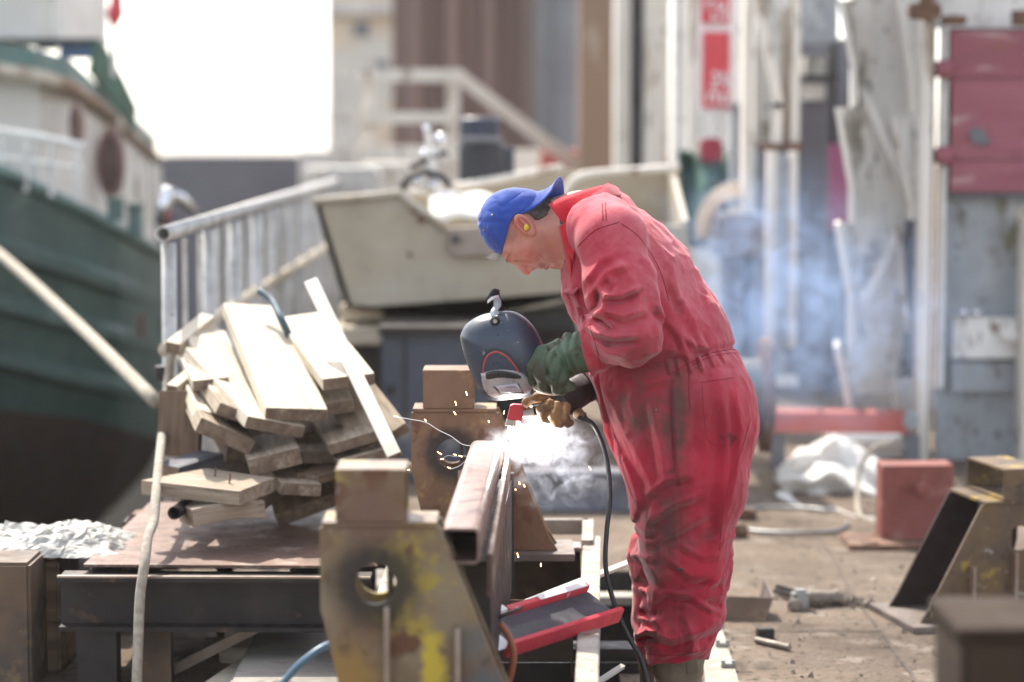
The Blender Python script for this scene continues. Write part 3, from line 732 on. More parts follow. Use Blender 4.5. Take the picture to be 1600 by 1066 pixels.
rc_ = thing('cable_drum', 'rusty brown cable drum standing behind the welder', 'drum', G(1175, 735)); 
cc = Vector((P(1140, 650, 11.2).x, 11.2, 0))
for dx in (-.16, .16):
    MB().tube([cc + Vector((dx - .02, 0, .44)), cc + Vector((dx + .02, 0, .44))], .27, 28).build('flange', M_['rust'], rc_)
MB().tube([cc + Vector((-.2, 0, .44)), cc + Vector((.2, 0, .44))], .17, 24).build('core', wm('drum_core', (.13, .12, .05), (.08, .06, .04)), rc_)

ob = thing('orange_beam', 'orange red box beam lying level on trestles before the pale gate', 'beam', P(1310, 720, 11.86)); ob.location.z = 0
MB().bar(P(1188, 657, 11.86), P(1420, 659, 11.86), .17, .10, ch=.002).build('beam', M_['orange'], ob)
MB().box(P(1283, 657, 11.80), (.012, .02, .11)).build('joint_plate', M_['rust'], ob)
MB().box(P(1421, 656, 11.80), (.07, .12, .10), ch=.02).build('end_fitting', M_['greydoor'], ob)
for x in (1425, 1215): 
    a = P(x, 680, 11.86); MB().box((a.x, a.y, a.z / 2), (.07, .07, a.z)).build('support', M_['slate'], ob)

# ------------------------------------------------------------------ hull section / landing boat on blocks
bt = thing('grey_boat', 'upturned beige grey steel boat section standing on black blocks', 'boat', P(760, 500, 12.2)); 
def plate(poly, Y, th, name, mat, par, off=None):
    return MB().prism([P(x, y, (Y(x) if callable(Y) else Y)) for x, y in poly], off or (0, th, 0)).build(name, mat, par, bev=.006)
plate([(490, 316), (626, 303), (640, 318), (697, 357), (1066, 352), (1066, 430), (940, 452), (860, 478), (745, 497), (640, 490), (541, 481), (522, 430)], 12.0, .05, 'side_plate', M_['boat'], bt)
plate([(640, 306), (880, 262), (902, 268), (1060, 262), (1066, 400), (700, 400)], 13.1, .05, 'far_side_plate', M_['boat'], bt)
MB().tube([P(490, 315, 11.98), P(560, 309, 11.98), P(626, 302, 11.98), P(642, 318, 11.98), P(697, 357, 11.98)], .02, 8).build('gunwale', M_['boat'], bt, smooth=True)
MB().tube(smooth_path([P(640, 304, 13.05), P(760, 284, 13.05), P(880, 262, 13.05)], 4), .022, 8).build('gunwale', M_['offwhite'], bt, smooth=True)
MB().tube(smooth_path([P(878, 330, 12.9), P(884, 300, 12.9), P(900, 280, 12.9), P(925, 272, 12.9), P(990, 267, 12.9), P(1062, 262, 12.9)], 5), .022, 8).build('gunwale', M_['offwhite'], bt, smooth=True)
MB().prism([P(490, 316, 12.0), P(541, 481, 12.0), P(541, 481, 12.0) + Vector((0, 1.1, 0)), P(490, 316, 12) + Vector((0, 1.1, 0))], (.03, 0, 0)).build('transom', M_['boat'], bt)
MB().prism([P(541, 482, 12.0), P(745, 498, 12.0), P(940, 453, 12.0), P(940, 453, 12) + Vector((0, 1.1, 0)), P(745, 498, 12) + Vector((0, 1.1, 0)), P(541, 482, 12) + Vector((0, 1.1, 0))], (0, 0, .02)).build('bottom_plate', M_['boat'], bt)
MB().prism([P(1066, 345, 12.0), P(1066, 430, 12.0), P(1066, 430, 12.0) + Vector((0, 1.1, 0)), P(1066, 262, 12) + Vector((0, 1.1, 0))], (.03, 0, 0)).build('end_plate', M_['boat'], bt)
bx_ = plate([(699, 356), (790, 352), (790, 398), (712, 402), (701, 392)], 11.93, .06, 'recess_box', wm('recess', (.33, .27, .22), (.25, .2, .17)), bt)
MB().tube([P(712, 374, 11.9), P(712, 374, 11.92)], .02, 10).build('drain_hole', M_['black'], bx_)
for (x, y, r) in ((648, 330, .016), (658, 343, .02), (640, 398, .012)): MB().tube([P(x, y, 11.985), P(x, y, 12.0)], r, 10).build('rust_pad', M_['rust'], bt)
cv = MB().grid(lambda u, v: P(672 + 160 * u, 345 - 42 * math.sin(math.pi * min(1, v * 1.1)) * (.6 + .4 * math.sin(3 * u + 1)) - 12 * u + 3 * math.sin(17 * u + 5 * v), 12.15 + .8 * v), 26, 12)
tag(cv.build('canvas_sheet', M_['cloth'], smooth=True, solid=.01), 'crumpled white canvas heaped inside the grey boat', 'canvas')
mc = thing('dark_engine', 'black engine cowling mounted at the rear of the grey boat', 'engine', P(752, 282, 13.6))
def cyl(name, cx, y0, y1, rpx, Y, mat, par, n=20, flare=1.0):
    s_ = Y / FPX; a = P(cx, y1, Y); b = P(cx, y0, Y)
    return MB().tube([a, a + (b - a) * .55, a + (b - a) * .93, b], [rpx * s_ * flare, rpx * s_, rpx * s_, rpx * s_ * .82], n).build(name, mat, par, smooth=False, bev=.01)
cyl('cowling', 750, 183, 222, 32, 13.6, M_['navy'], mc)
cyl('body', 752, 222, 284, 35, 13.6, M_['black'], mc)
cyl('rear_tank', 788, 228, 276, 16, 13.9, M_['navy'], mc)
for x in (728, 740, 752, 764, 776): MB().bar(P(x, 224, 13.18), P(x, 280, 13.18), .012, .012).build('rib', M_['navy'], mc)
qbox('band', M_['slate'], 716, 786, 214, 222, 13.15, .3, parent=mc)
cw = thing('shiny_winch', 'bright metal hand winch with levers on the boat gunwale', 'winch', P(668, 300, 12.6))
for (x, y, r) in ((667, 203, .022), (688, 219, .034), (664, 242, .026), (682, 240, .02), (655, 284, .032), (676, 290, .036)):
    MB().ball(P(x, y, 12.6), r, (1, 1, 1.15), 12).build('fitting', M_['chrome'], cw, smooth=True)
MB().tube([P(672, 300, 12.6), P(675, 262, 12.6), P(668, 205, 12.6)], .02, 8).build('spindle', M_['greypaint'], cw)
MB().tube([P(640, 262, 12.6), P(676, 244, 12.6), P(700, 238, 12.6)], .018, 8).build('lever', M_['darksteel'], cw)
MB().tube([P(626, 296, 12.55), P(640, 278, 12.55), P(660, 268, 12.55), P(690, 276, 12.55), P(704, 292, 12.55)], .018, 8).build('handle', M_['darksteel'], cw, smooth=True)
MB().tube([P(655, 300, 12.6), P(700, 232, 12.6)], .014, 8).build('lever', M_['greypaint'], cw)
# bright kit on the quay between railing and boat (seen over the railing)
for (x0, x1, y0, y1, Y, mat, lab) in ((505, 590, 262, 312, 17, 'alu', 'silver metal case on the far quay by the railing end'), (560, 640, 255, 300, 18, 'offwhite', 'white crate standing below the pale platform railing'), (470, 520, 262, 300, 19, 'offwhite', 'small white box at the far end of the quay railing')):
    tag(qbox('quay_crate', M_[mat], x0, x1, y0, y1, Y, .6, bev=.03, zb=0), lab, 'crate')

# black support block and steel cabinet under the boat
cb = thing('steel_cabinet', 'slate blue steel cabinet under the grey boat', 'cabinet', P(680, 660, 11.3)); cb.location.z = 0
qbox('cabinet_body', wm('cabinet_blue', (.065, .075, .10), (.045, .055, .075), sc=3, rough=.5, spots=[((.2, .19, .18), 3, .58, .7)]), 597, 766, 520, 680, 11.4, 1.2, parent=cb, zb=0)
qbox('lid', M_['darksteel'], 592, 772, 511, 524, 11.35, 1.3, parent=cb)
qbox('lock', M_['darksteel'], 604, 616, 604, 616, 11.36, .04, parent=cb)
qbox('door_seam', M_['darksteel'], 632, 634, 526, 660, 11.39, .02, parent=cb)
blk = thing('support_block', 'black timber block stack carrying the grey boat', 'block', P(700, 500, 12.2)); blk.location.z = 0
qbox('block', M_['black'], 585, 900, 486, 514, 12.35, .5, parent=blk)
qbox('block', M_['darksteel'], 600, 700, 500, 560, 12.5, .5, parent=blk, zb=0)
qbox('block', M_['black'], 752, 812, 498, 600, 12.7, .5, parent=blk, zb=0)
qbox('block', M_['darksteel'], 830, 900, 470, 600, 13, .5, parent=blk, zb=0)
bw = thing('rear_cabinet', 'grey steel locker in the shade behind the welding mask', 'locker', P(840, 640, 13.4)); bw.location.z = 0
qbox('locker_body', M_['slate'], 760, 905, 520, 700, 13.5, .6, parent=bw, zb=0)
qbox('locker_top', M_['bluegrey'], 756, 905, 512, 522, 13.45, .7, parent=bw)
for k, (x0, x1, y0, y1, Y) in enumerate(((530, 600, 478, 502, 12.2), (520, 596, 512, 540, 12.0), (865, 905, 472, 490, 13.4))):
    tag(qbox('timber_baulk', M_['wood'], x0, x1, y0, y1, Y, .5, bev=.01), ['pale timber wedge tucked under the left end of the grey boat', 'sunlit timber block lying left of the slate cabinet', 'pale timber end under the boat by the red sleeve'][k], 'timber')
tag(qbox('dark_crate', M_['darksteel'], 530, 600, 540, 700, 12.1, .5, zb=0), 'dark steel box left of the slate cabinet', 'box')

# low steel beam lying on the ground behind the weld
lb = thing('steel_girder', 'long dark grey girder lying on the ground behind the smoke', 'girder', G(860, 800)); yb = lb.location.y
qbox('web', M_['slate'], 770, 985, 750, 796, yb + .06, .02, parent=lb)
qbox('flange', M_['slate'], 768, 990, 738, 750, yb, .14, parent=lb)
qbox('flange', M_['slate'], 768, 990, 796, 803, yb, .14, parent=lb, zb=.003)

# ================================================================== WORK AREA
def disc_plate(poly, hole_c, hole_r, th, n=28):
    """flat plate in the local XZ plane with one round hole, thickness th along +Y"""
    m = bmesh.new(); cx, cz = hole_c
    out = []
    K = len(poly); dens = []
    for i in range(K):
        a, b = poly[i], poly[(i + 1) % K]; k = max(1, int(math.hypot(b[0] - a[0], b[1] - a[1]) / .04))
        dens += [(a[0] + (b[0] - a[0]) * j / k, a[1] + (b[1] - a[1]) * j / k) for j in range(k)]
    vo = [m.verts.new((x, 0, z)) for x, z in dens]
    vi = [m.verts.new((cx + hole_r * math.cos(2 * math.pi * k / n), 0, cz + hole_r * math.sin(2 * math.pi * k / n))) for k in range(n)]
    eo = [m.edges.new((vo[i], vo[(i + 1) % len(vo)])) for i in range(len(vo))]
    ei = [m.edges.new((vi[i], vi[(i + 1) % n])) for i in range(n)]
    bmesh.ops.triangle_fill(m, use_beauty=True, use_dissolve=False, edges=eo + ei)
    # drop any face inside the hole
    for f in list(m.faces):
        c = f.calc_center_median()
        if math.hypot(c.x - cx, c.z - cz) < hole_r * .8: m.faces.remove(f)
    r = bmesh.ops.extrude_face_region(m, geom=list(m.faces))
    for v in [g for g in r['geom'] if isinstance(g, bmesh.types.BMVert)]: v.co.y += th
    bmesh.ops.recalc_face_normals(m, faces=list(m.faces))
    m.verts.index_update()
    res = MB(); res.v = [v.co.copy() for v in m.verts]; res.f = [[v.index for v in f.verts] for f in m.faces]; m.free(); return res

def bracket(mat, label, loc, rz, spread=.44, lean=.0, mirror=1, edge=M_['edge'], gap=.125, both=True):
    t = thing('steel_bracket', label, 'bracket', (0, 0, 0), 'twin plate steel brackets')
    th = .014
    poly = [(.05, .012), (spread, .012), (spread - .03, .06), (.262, .43), (0, .43), (0, .25), (.035, .10)]
    poly = [(x * mirror, z) for x, z in poly]; hc_ = (.12 * mirror, .305)
    def loc_build(m, name, mt, par=t, **k):
        o = m.build(name, mt, None, M=Matrix.Identity(4), **k); o.parent = par; return o
    for k, y in enumerate((0, gap)):
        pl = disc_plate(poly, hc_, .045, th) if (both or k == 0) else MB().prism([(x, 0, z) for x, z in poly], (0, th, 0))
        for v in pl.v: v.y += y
        loc_build(pl, 'side_plate' if (both or k == 0) else 'back_plate', mat if (both or k == 0) else M_['holeshade'], bev=.0015)  # solid back plate coloured dark so the hole in front looks shaded
    # flanges along the sloped and upright edges
    def fl(a, b, off, name):
        a = Vector((a[0] * mirror, 0, a[1])); b = Vector((b[0] * mirror, 0, b[1]))
        m = MB().bar(a + Vector((0, (gap + th) / 2, 0)), b + Vector((0, (gap + th) / 2, 0)), gap - th - .004, .01, up=(mirror * off, 0, .2)); loc_build(m, name, mat)
    fl((.15, .40), (.15, .02), 1, 'web_plate')
    loc_build(MB().box((.13 * mirror, (gap + th) / 2, .437), (.25, gap + th + .02, .010), ch=.001), 'top_flange', mat)
    # tab box on top (open ended square tube)
    tb = MB(); x0, x1, z0, z1 = .035, .188, .443, .558; W = gap + .03; t_ = .010
    for (c, s_) in ((((x0 + x1) / 2, z1 - t_ / 2), (x1 - x0, t_)), (((x0 + x1) / 2, z0 + t_ / 2), (x1 - x0, t_))):
        tb.box((c[0] * mirror, (gap + th) / 2, c[1]), (s_[0], W, s_[1]), ch=.002)
    for y in (-.012, gap + th + .002): tb.box(((x0 + x1) / 2 * mirror, y + .005, (z0 + z1) / 2), (x1 - x0 - .001, .010, z1 - z0 - .001), ch=.002)
    loc_build(tb, 'top_box', mat)
    for x in (.146, .300):
        zt = .245 if x < .29 else .20
        loc_build(MB().box((x * mirror, -.018, .012 + zt / 2), (.012, .034, zt)), 'stiffener', edge)
    loc_build(MB().box((spread / 2 * mirror, (gap + th) / 2, .0), (spread + .10, gap + .14, .022), ch=.002), 'base_plate', M_['baseplate'])
    t.location = loc; t.rotation_euler = (0, 0, rz)
    return t
b1o = P(500, 900, 5.2); Zb = .385
nb = bracket(M_['bracket'], 'blurred yellow-grey bracket with a scorched hole holding the near end of the square tube', (b1o.x, 5.2, Zb), R(0))
b2o = P(643, 760, 7.2)
fb = bracket(M_['bracket2'], 'rusty bracket with a scorched hole standing behind the far end of the square tube', (b2o.x, 7.2, Zb + .015), R(0))
# bracket lying on the ground to the right, seen obliquely
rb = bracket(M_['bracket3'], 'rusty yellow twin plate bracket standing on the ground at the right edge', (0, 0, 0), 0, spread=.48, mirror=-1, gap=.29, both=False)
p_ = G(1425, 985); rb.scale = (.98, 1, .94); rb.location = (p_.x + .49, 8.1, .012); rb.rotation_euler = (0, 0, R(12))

# square tube being welded
tz = lambda px, py, Y: P(px, py, Y)
a = Vector((-.108, 5.27, .795)); b = Vector((-.066, 6.62, .795))
tt = thing('square_tube', 'hollow square steel tube with the bright weld at its far end', 'steel tube', Vector((-.09, 5.9, .74)))
def hollow(a, b, W, H, t, r=.012):
    m = MB(); d = (b - a).normalized(); s_ = Vector((d.y, -d.x, 0)); u = Vector((0, 0, 1))
    def ringp(p, w_, h_, r_):
        out = []
        for (sx, sz) in ((1, 1), (-1, 1), (-1, -1), (1, -1)):
            a0 = {(1, 1): 0, (-1, 1): 90, (-1, -1): 180, (1, -1): 270}[(sx, sz)]
            for k in range(5):
                q = R(a0 + k * 22.5); out.append(p + s_ * (sx * (w_ / 2 - r_) + r_ * math.cos(q)) + u * (sz * (h_ / 2 - r_) + r_ * math.sin(q)))
        return out
    rings = [ringp(a, W, H, r), ringp(b, W, H, r), ringp(b, W - 2 * t, H - 2 * t, r * .5), ringp(a, W - 2 * t, H - 2 * t, r * .5)]
    n = 20
    for q in rings: m.v += q
    for j in range(4):
        for k in range(n):
            k2 = (k + 1) % n; j2 = (j + 1) % 4; m.f.append([j * n + k, j * n + k2, j2 * n + k2, j2 * n + k])
    return m
a.z = b.z = 0.0
ztop = P(722, 825, 5.27).z; ztop2 = P(762, 690, 6.6).z
a = Vector((P(719, 825, 5.27).x, 5.27, ztop - .041)); b = Vector((P(760, 690, 6.62).x, 6.62, ztop2 - .041))
hollow(a, b, .088, .082, .007, .017).build('tube_wall', M_['tube'], tt, smooth=False, bev=.001)
# plate / angle running under and beside the tube on the right
sdp = MB().bar(a + Vector((.064, .05, -.075)), b + Vector((.060, .15, -.055)), .012, .10, ch=.002)
tag(sdp.build('side_bar', M_['rustplate']), 'rusty flat plate clamped along the right side of the square tube', 'steel plate')
und = MB().bar(a + Vector((.035, .25, -.24)), b + Vector((.040, .1, -.24)), .06, .32, ch=.004)
tag(MB().prism([P(766, 740, 6.95), P(803, 740, 6.95), P(804, 1090, 6.95), P(766, 1090, 6.95)], (0, .03, 0)).build('upright_plate', M_['darksteel']), 'dark upright steel plate right of the tube, grey along its edge', 'steel plate')
tag(und.build('support_beam', M_['darksteel']), 'dark brown beam standing on edge beneath the square tube', 'steel beam')
# triangular gusset right of the far bracket
gp = MB().prism([P(806, 745, 7.35), P(862, 862, 7.35), P(806, 868, 7.35)], (0, .014, 0))
gp.prism([P(800, 745, 7.34), P(807, 745, 7.34), P(807, 868, 7.34), P(800, 868, 7.34)], (0, .1, 0))
tag(gp.build('triangular_gusset', M_['baseplate']), 'grey triangular gusset plate standing on the thick base plate', 'steel plate')

# steel base frame
fr = thing('base_frame', 'welded steel base frame of pale edged beams carrying the brackets', 'steel frame', Vector((0, 7.3, .0)))
zf = .385
def ibeam(a, b, w_, h_, mat_f, mat_w, parent, tf=.014):
    a = Vector(a); b = Vector(b)
    for z in (-tf / 2, -h_ + tf / 2):
        MB().bar(a + Vector((0, 0, z)), b + Vector((0, 0, z)), w_, tf, ch=.002).build('flange', mat_f, parent)
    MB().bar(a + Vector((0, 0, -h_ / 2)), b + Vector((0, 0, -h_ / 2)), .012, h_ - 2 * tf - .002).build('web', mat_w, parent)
ibeam((.255, 7.62, zf), (.160, 5.2, zf), .055, .26, M_['frame'], M_['frameside'], fr)
ibeam((-.32, 7.47, zf - .003), (.215, 7.47, zf - .003), .11, .20, M_['frame'], M_['frameside'], fr)
ibeam((-.32, 5.34, zf - .003), (.13, 5.34, zf - .003), .11, .20, M_['frame'], M_['frameside'], fr)
ibeam((-.34, 7.6, zf), (-.36, 5.2, zf), .06, .26, M_['frame'], M_['frameside'], fr)
MB().box((-.0, 6.62, zf - .12), (.34, .012, .22)).build('cross_plate', M_['frameside'], fr)
MB().box((-.0, 6.1, zf - .16), (.30, .012, .18)).build('cross_plate', M_['darksteel'], fr)
MB().box((.02, 7.30, zf + .012), (.30, .17, .024), ch=.003).build('thick_base_plate', M_['frame'], fr)
MB().bar((-.3, 7.86, zf - .01), (.25, 7.86, zf - .01), .03, .05).build('rear_rail', M_['frame'], fr)
MB().bar((.235, 7.45, zf - .01), (.25, 7.87, zf - .01), .035, .05).build('rear_rail', M_['frame'], fr)
for (x, y) in ((-.34, 7.5), (.24, 7.5), (-.355, 5.35), (.165, 5.35)):
    MB().box((x, y, (-.9 + zf - .27) / 2), (.07, .07, .9 + zf - .27)).build('leg', M_['darksteel'], fr)
fr2 = thing('pit_beam', 'pale edged beam crossing the dark pit beside his leg', 'steel beam', Vector((.4, 8.9, -.1)))
MB().box((.34, 8.55, .0), (.36, .10, .03)).build('flange', M_['frame'], fr2)
MB().box((.34, 8.57, -.12), (.36, .02, .2)).build('web', M_['darksteel'], fr2)
fr3 = thing('pit_beam', 'dark lower beam crossing the pit near his boots', 'steel beam', Vector((.4, 7.4, -.1)))
MB().box((.30, 7.42, .06), (.24, .12, .03)).build('flange', M_['darksteel'], fr3)
MB().box((.30, 7.42, -.08), (.24, .02, .2)).build('web', M_['darksteel'], fr3)

# red and white painted channel lying across the frame
cA, cB = P(768, 1000, 5.95), P(944, 946, 6.30)
ch = thing('barrier_channel', 'grey channel with red and white painted edges lying across the frame', 'channel', (cA + cB) / 2)
d = (cB - cA).normalized(); upv = (Vector((0, .35, .94)) - d * d.dot(Vector((0, .35, .94)))).normalized(); sdv = upv.cross(d)
if sdv.y < 0: sdv = -sdv
tilt = (upv * .2 + (-sdv) * .98)
def cbox(u0, u1, v0, v1, h0, h1, mat, name):
    L = (cB - cA).length; c = cA + d * (L * (u0 + u1) / 2) + W1 * ((v0 + v1) / 2) + N1 * ((h0 + h1) / 2)
    M = Matrix((d, W1, N1)).transposed(); MB().box(c, (L * (u1 - u0), v1 - v0, h1 - h0), M, ch=.0015).build(name, mat, ch)
N1 = (Vector((0, -.62, .78)) - d * d.dot(Vector((0, -.62, .78)))).normalized(); W1 = N1.cross(d)
if W1.z < 0: W1 = -W1
cbox(-.12, 1, -.045, .06, -.004, .004, M_['chan'], 'web')
cbox(.0, 1.0, -.062, -.047, -.014, .03, M_['redpaint'], 'red_flange')
cbox(.28, 1.0, .062, .080, -.012, .022, M_['redpaint'], 'red_flange')
cbox(.55, .98, .0625, .0805, .0225, .024, M_['whitepaint'], 'worn_stripe')
cbox(.0, .26, .062, .082, -.012, .026, M_['whitepaint'], 'white_end')
cbox(-.1, .07, -.047, .058, .0045, .007, M_['whitepaint'], 'white_stripe')
tag(MB().bar(P(822, 942, 6.7), P(1002, 872, 7.2), .018, .012, up=(0, -.6, .8)).build('bright_flat_bar', M_['whitebar']), 'thin bright flat bar sloping up towards his knee', 'flat bar')
tag(MB().bar(P(925, 1072, 6.3), P(973, 1041, 6.45), .014, .010, up=(0, -.6, .8)).build('bright_flat_bar', M_['whitebar']), 'short bright bar stub at the bottom edge of the picture near his boots', 'flat bar')
# hoses
def hose(name, mat, pts, r, label):
    o = MB().tube(smooth_path(pts, 8), r, 12).build(name, mat, smooth=True); return tag(o, label, 'hose')
hose('welding_cable', M_['black'], [P(905, 652, 6.62), P(925, 662, 6.6), P(940, 690, 6.57), P(950, 730, 6.54), P(953, 780, 6.5), P(948, 830, 6.47), P(946, 880, 6.45), P(953, 920, 6.44), P(966, 960, 6.43), P(985, 1000, 6.42), P(1004, 1036, 6.42), P(1016, 1090, 6.42)], .0068, 'black welding cable hanging from the torch to his boots')
hose('blue_hose', M_['bluehose'], [P(420, 1100, 5.5), P(450, 1058, 5.5), P(478, 1030, 5.5), P(520, 1005, 5.55), P(590, 990, 5.7)], .0085, 'blue grey hose curving behind the blurred near bracket')
hose('orange_hose', M_['orhose'], [P(782, 975, 5.6), P(795, 995, 5.6), P(802, 1020, 5.6), P(799, 1050, 5.6), P(788, 1085, 5.6)], .0085, 'short rust orange hose at the foot of the near bracket')
MBk = MB().tube(smooth_path([P(772, 968, 5.9), P(790, 960, 5.9), P(815, 950, 5.95)], 5), .005, 8)
tag(MBk.build('wire_hook', M_['darksteel'], smooth=True), 'dark bent wire hook on the beam below the square tube', 'hook')

# ------------------------------------------------------------------ trestle with plate
tr = thing('steel_trestle', 'dark steel trestle table with a loose rusty top plate', 'trestle', Vector((-.9, 7.4, 0)))
zb_ = P(300, 900, 7.1).z
xl = P(92, 900, 7.1).x
ibeam((xl, 7.13, zb_), (-.42, 7.13, zb_ - .004), .12, .162, M_['darksteel'], M_['darksteel'], tr)
MB().bar((xl, 7.075, zb_ + .003), (-.42, 7.075, zb_ - .001), .016, .006).build('worn_edge', M_['edge'], tr)
ibeam((xl + .03, 8.15, zb_), (-.42, 8.15, zb_), .12, .162, M_['darksteel'], M_['darksteel'], tr)
for x in (xl + .12, -.62): ibeam((x, 7.2, zb_), (x, 8.1, zb_), .1, .16, M_['darksteel'], M_['darksteel'], tr)
for x, y in ((xl + .11, 7.13), (-.72, 7.9), (xl + .06, 8.15), (-.5, 8.15)): MB().box((x, y, (zb_ - .165) / 2), (.12 if x < -1 else .07, .08, zb_ - .165)).build('leg', M_['darksteel'], tr)
MB().box((xl + .27, 7.2, (zb_ - .165) / 2), (.10, .06, zb_ - .165)).build('leg', M_['frameside'], tr)
MB().bar((xl + .3, 7.3, .02), (xl + .62, 7.3, zb_ - .17), .03, .02, up=(0, 1, 0)).build('brace', M_['edge'], tr)
for x, y in ((P(245, 885, 7.2).x, 7.2), (-.47, 7.25), (xl + .1, 8.1)): MB().prism([(x - .06, y, zb_ + .001), (x + .06, y, zb_ + .001), (x + .03, y, zb_ + .024), (x - .04, y, zb_ + .024)], (0, .1, 0)).build('spacer_block', M_['rust'], tr)
zp = P(300, 882, 7.15).z
pl = MB().add([(P(130, 880, 7.15).x, 7.15, zp), (P(505, 880, 7.15).x, 7.15, zp - .004), (-.52, 8.45, zp), (P(130, 880, 7.15).x + .02, 8.35, zp)], [(0, 1, 2, 3)])
pl.v += [v - Vector((0, 0, .008)) for v in pl.v]; pl.f += [[7, 6, 5, 4], [0, 4, 5, 1], [1, 5, 6, 2], [2, 6, 7, 3], [3, 7, 4, 0]]
pl.build('top_plate', M_['rustplate'], tr)

# timber heap: every board its own thing
WB = wm('bright_batten', (.78, .74, .66), (.68, .62, .52), rough=.6)
WEND = wm('sawn_end', (.21, .155, .11), (.13, .09, .065), sc=30, rough=.85, spots=[((.30, .24, .18), 18, .56, .66)], bump=.5, bsc=90)
def plank(f, b, wd, th, roll, mat, label, name='timber_board', cut=0.0, bow=.0):
    f = Vector(f); b = Vector(b); d = b - f; L = d.length; d.normalize()
    u = Vector((0, 0, 1)); u = (u - d * u.dot(d)).normalized(); s_ = u.cross(d)
    Mr = Matrix((d, s_, u)).transposed() @ Matrix.Rotation(R(roll), 3, 'X')
    m = MB(); n = 6; rr = random.Random(int(L * 1e5) + int(wd * 1e4))
    prof = [(-.5, -.5), (.5, -.5), (.5, .5), (-.5, .5)]
    tw = rr.uniform(-.05, .05)
    for i in range(n + 1):
        x = L * (i / n - .5)
        for (py_, pz_) in prof:
            dy = wd * py_ * (1 + rr.uniform(-.01, .01)); dz = th * pz_ + bow * math.sin(math.pi * i / n)
            xx = x + (cut * wd * py_ if i == 0 else 0)
            a_ = tw * (i / n - .5); m.v.append(Vector((xx, dy * math.cos(a_) - dz * math.sin(a_), dy * math.sin(a_) + dz * math.cos(a_))))
    for i in range(n):
        for k in range(4): k2 = (k + 1) % 4; m.f.append([i * 4 + k, i * 4 + k2, i * 4 + 4 + k2, i * 4 + 4 + k])
    m.f += [[3, 2, 1, 0], [n * 4 + k for k in range(4)]]
    Mw = Matrix.Translation((f + b) / 2) @ Mr.to_4x4()
    o = m.build(name, mat, None, M=Mw, bev=.003); o.data.materials.append(WEND); o.data.polygons[len(o.data.polygons) - 2].material_index = 1; tag(o, label, 'board', 'loose boards heaped on the trestle'); return o
W_, W2, W3 = M_['wood'], M_['wood2'], M_['wood3']
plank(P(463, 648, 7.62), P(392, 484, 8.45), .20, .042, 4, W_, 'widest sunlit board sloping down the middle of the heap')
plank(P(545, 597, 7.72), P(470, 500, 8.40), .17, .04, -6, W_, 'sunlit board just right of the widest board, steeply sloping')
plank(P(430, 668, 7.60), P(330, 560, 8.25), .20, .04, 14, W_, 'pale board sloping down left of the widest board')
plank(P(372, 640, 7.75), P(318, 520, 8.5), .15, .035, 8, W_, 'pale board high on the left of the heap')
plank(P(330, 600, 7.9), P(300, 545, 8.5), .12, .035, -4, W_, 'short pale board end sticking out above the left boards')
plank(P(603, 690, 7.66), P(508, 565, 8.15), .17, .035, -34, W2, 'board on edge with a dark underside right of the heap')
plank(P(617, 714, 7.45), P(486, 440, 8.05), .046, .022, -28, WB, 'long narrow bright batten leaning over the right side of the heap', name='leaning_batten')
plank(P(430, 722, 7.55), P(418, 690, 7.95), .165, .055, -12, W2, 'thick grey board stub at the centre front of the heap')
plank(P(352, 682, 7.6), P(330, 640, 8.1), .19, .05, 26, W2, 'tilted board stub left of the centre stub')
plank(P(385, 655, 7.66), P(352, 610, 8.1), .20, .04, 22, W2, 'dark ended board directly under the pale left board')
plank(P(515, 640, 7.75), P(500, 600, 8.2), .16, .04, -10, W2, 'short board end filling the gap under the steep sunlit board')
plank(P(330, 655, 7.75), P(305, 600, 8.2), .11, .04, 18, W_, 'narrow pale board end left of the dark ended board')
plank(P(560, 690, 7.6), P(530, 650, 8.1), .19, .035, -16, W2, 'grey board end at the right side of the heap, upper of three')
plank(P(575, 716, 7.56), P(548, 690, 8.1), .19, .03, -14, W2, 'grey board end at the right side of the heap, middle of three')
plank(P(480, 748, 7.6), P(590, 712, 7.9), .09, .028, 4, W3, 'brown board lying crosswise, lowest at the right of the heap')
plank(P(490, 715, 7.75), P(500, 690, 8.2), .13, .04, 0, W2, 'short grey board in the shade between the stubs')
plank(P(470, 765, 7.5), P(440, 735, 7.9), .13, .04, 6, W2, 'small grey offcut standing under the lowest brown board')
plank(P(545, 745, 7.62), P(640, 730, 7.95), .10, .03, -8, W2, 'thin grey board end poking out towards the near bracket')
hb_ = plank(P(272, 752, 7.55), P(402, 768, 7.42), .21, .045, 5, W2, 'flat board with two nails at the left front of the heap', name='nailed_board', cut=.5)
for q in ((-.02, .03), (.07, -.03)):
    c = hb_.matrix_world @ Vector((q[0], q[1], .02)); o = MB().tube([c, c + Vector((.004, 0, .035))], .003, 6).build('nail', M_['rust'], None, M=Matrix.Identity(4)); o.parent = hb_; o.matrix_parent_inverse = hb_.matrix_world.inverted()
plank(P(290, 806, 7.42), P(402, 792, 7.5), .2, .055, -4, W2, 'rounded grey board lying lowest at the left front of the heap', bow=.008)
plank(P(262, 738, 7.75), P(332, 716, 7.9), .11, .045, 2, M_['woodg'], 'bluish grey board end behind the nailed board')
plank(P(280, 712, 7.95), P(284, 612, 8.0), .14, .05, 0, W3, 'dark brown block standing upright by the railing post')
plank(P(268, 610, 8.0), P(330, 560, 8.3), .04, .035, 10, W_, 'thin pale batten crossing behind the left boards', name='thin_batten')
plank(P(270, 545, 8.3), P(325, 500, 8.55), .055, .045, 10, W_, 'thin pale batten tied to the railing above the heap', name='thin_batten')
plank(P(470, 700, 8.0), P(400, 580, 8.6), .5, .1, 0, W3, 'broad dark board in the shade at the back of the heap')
plank(P(500, 790, 7.9), P(470, 700, 8.3), .3, .05, -20, W3, 'broad brown board propped under the middle of the heap')
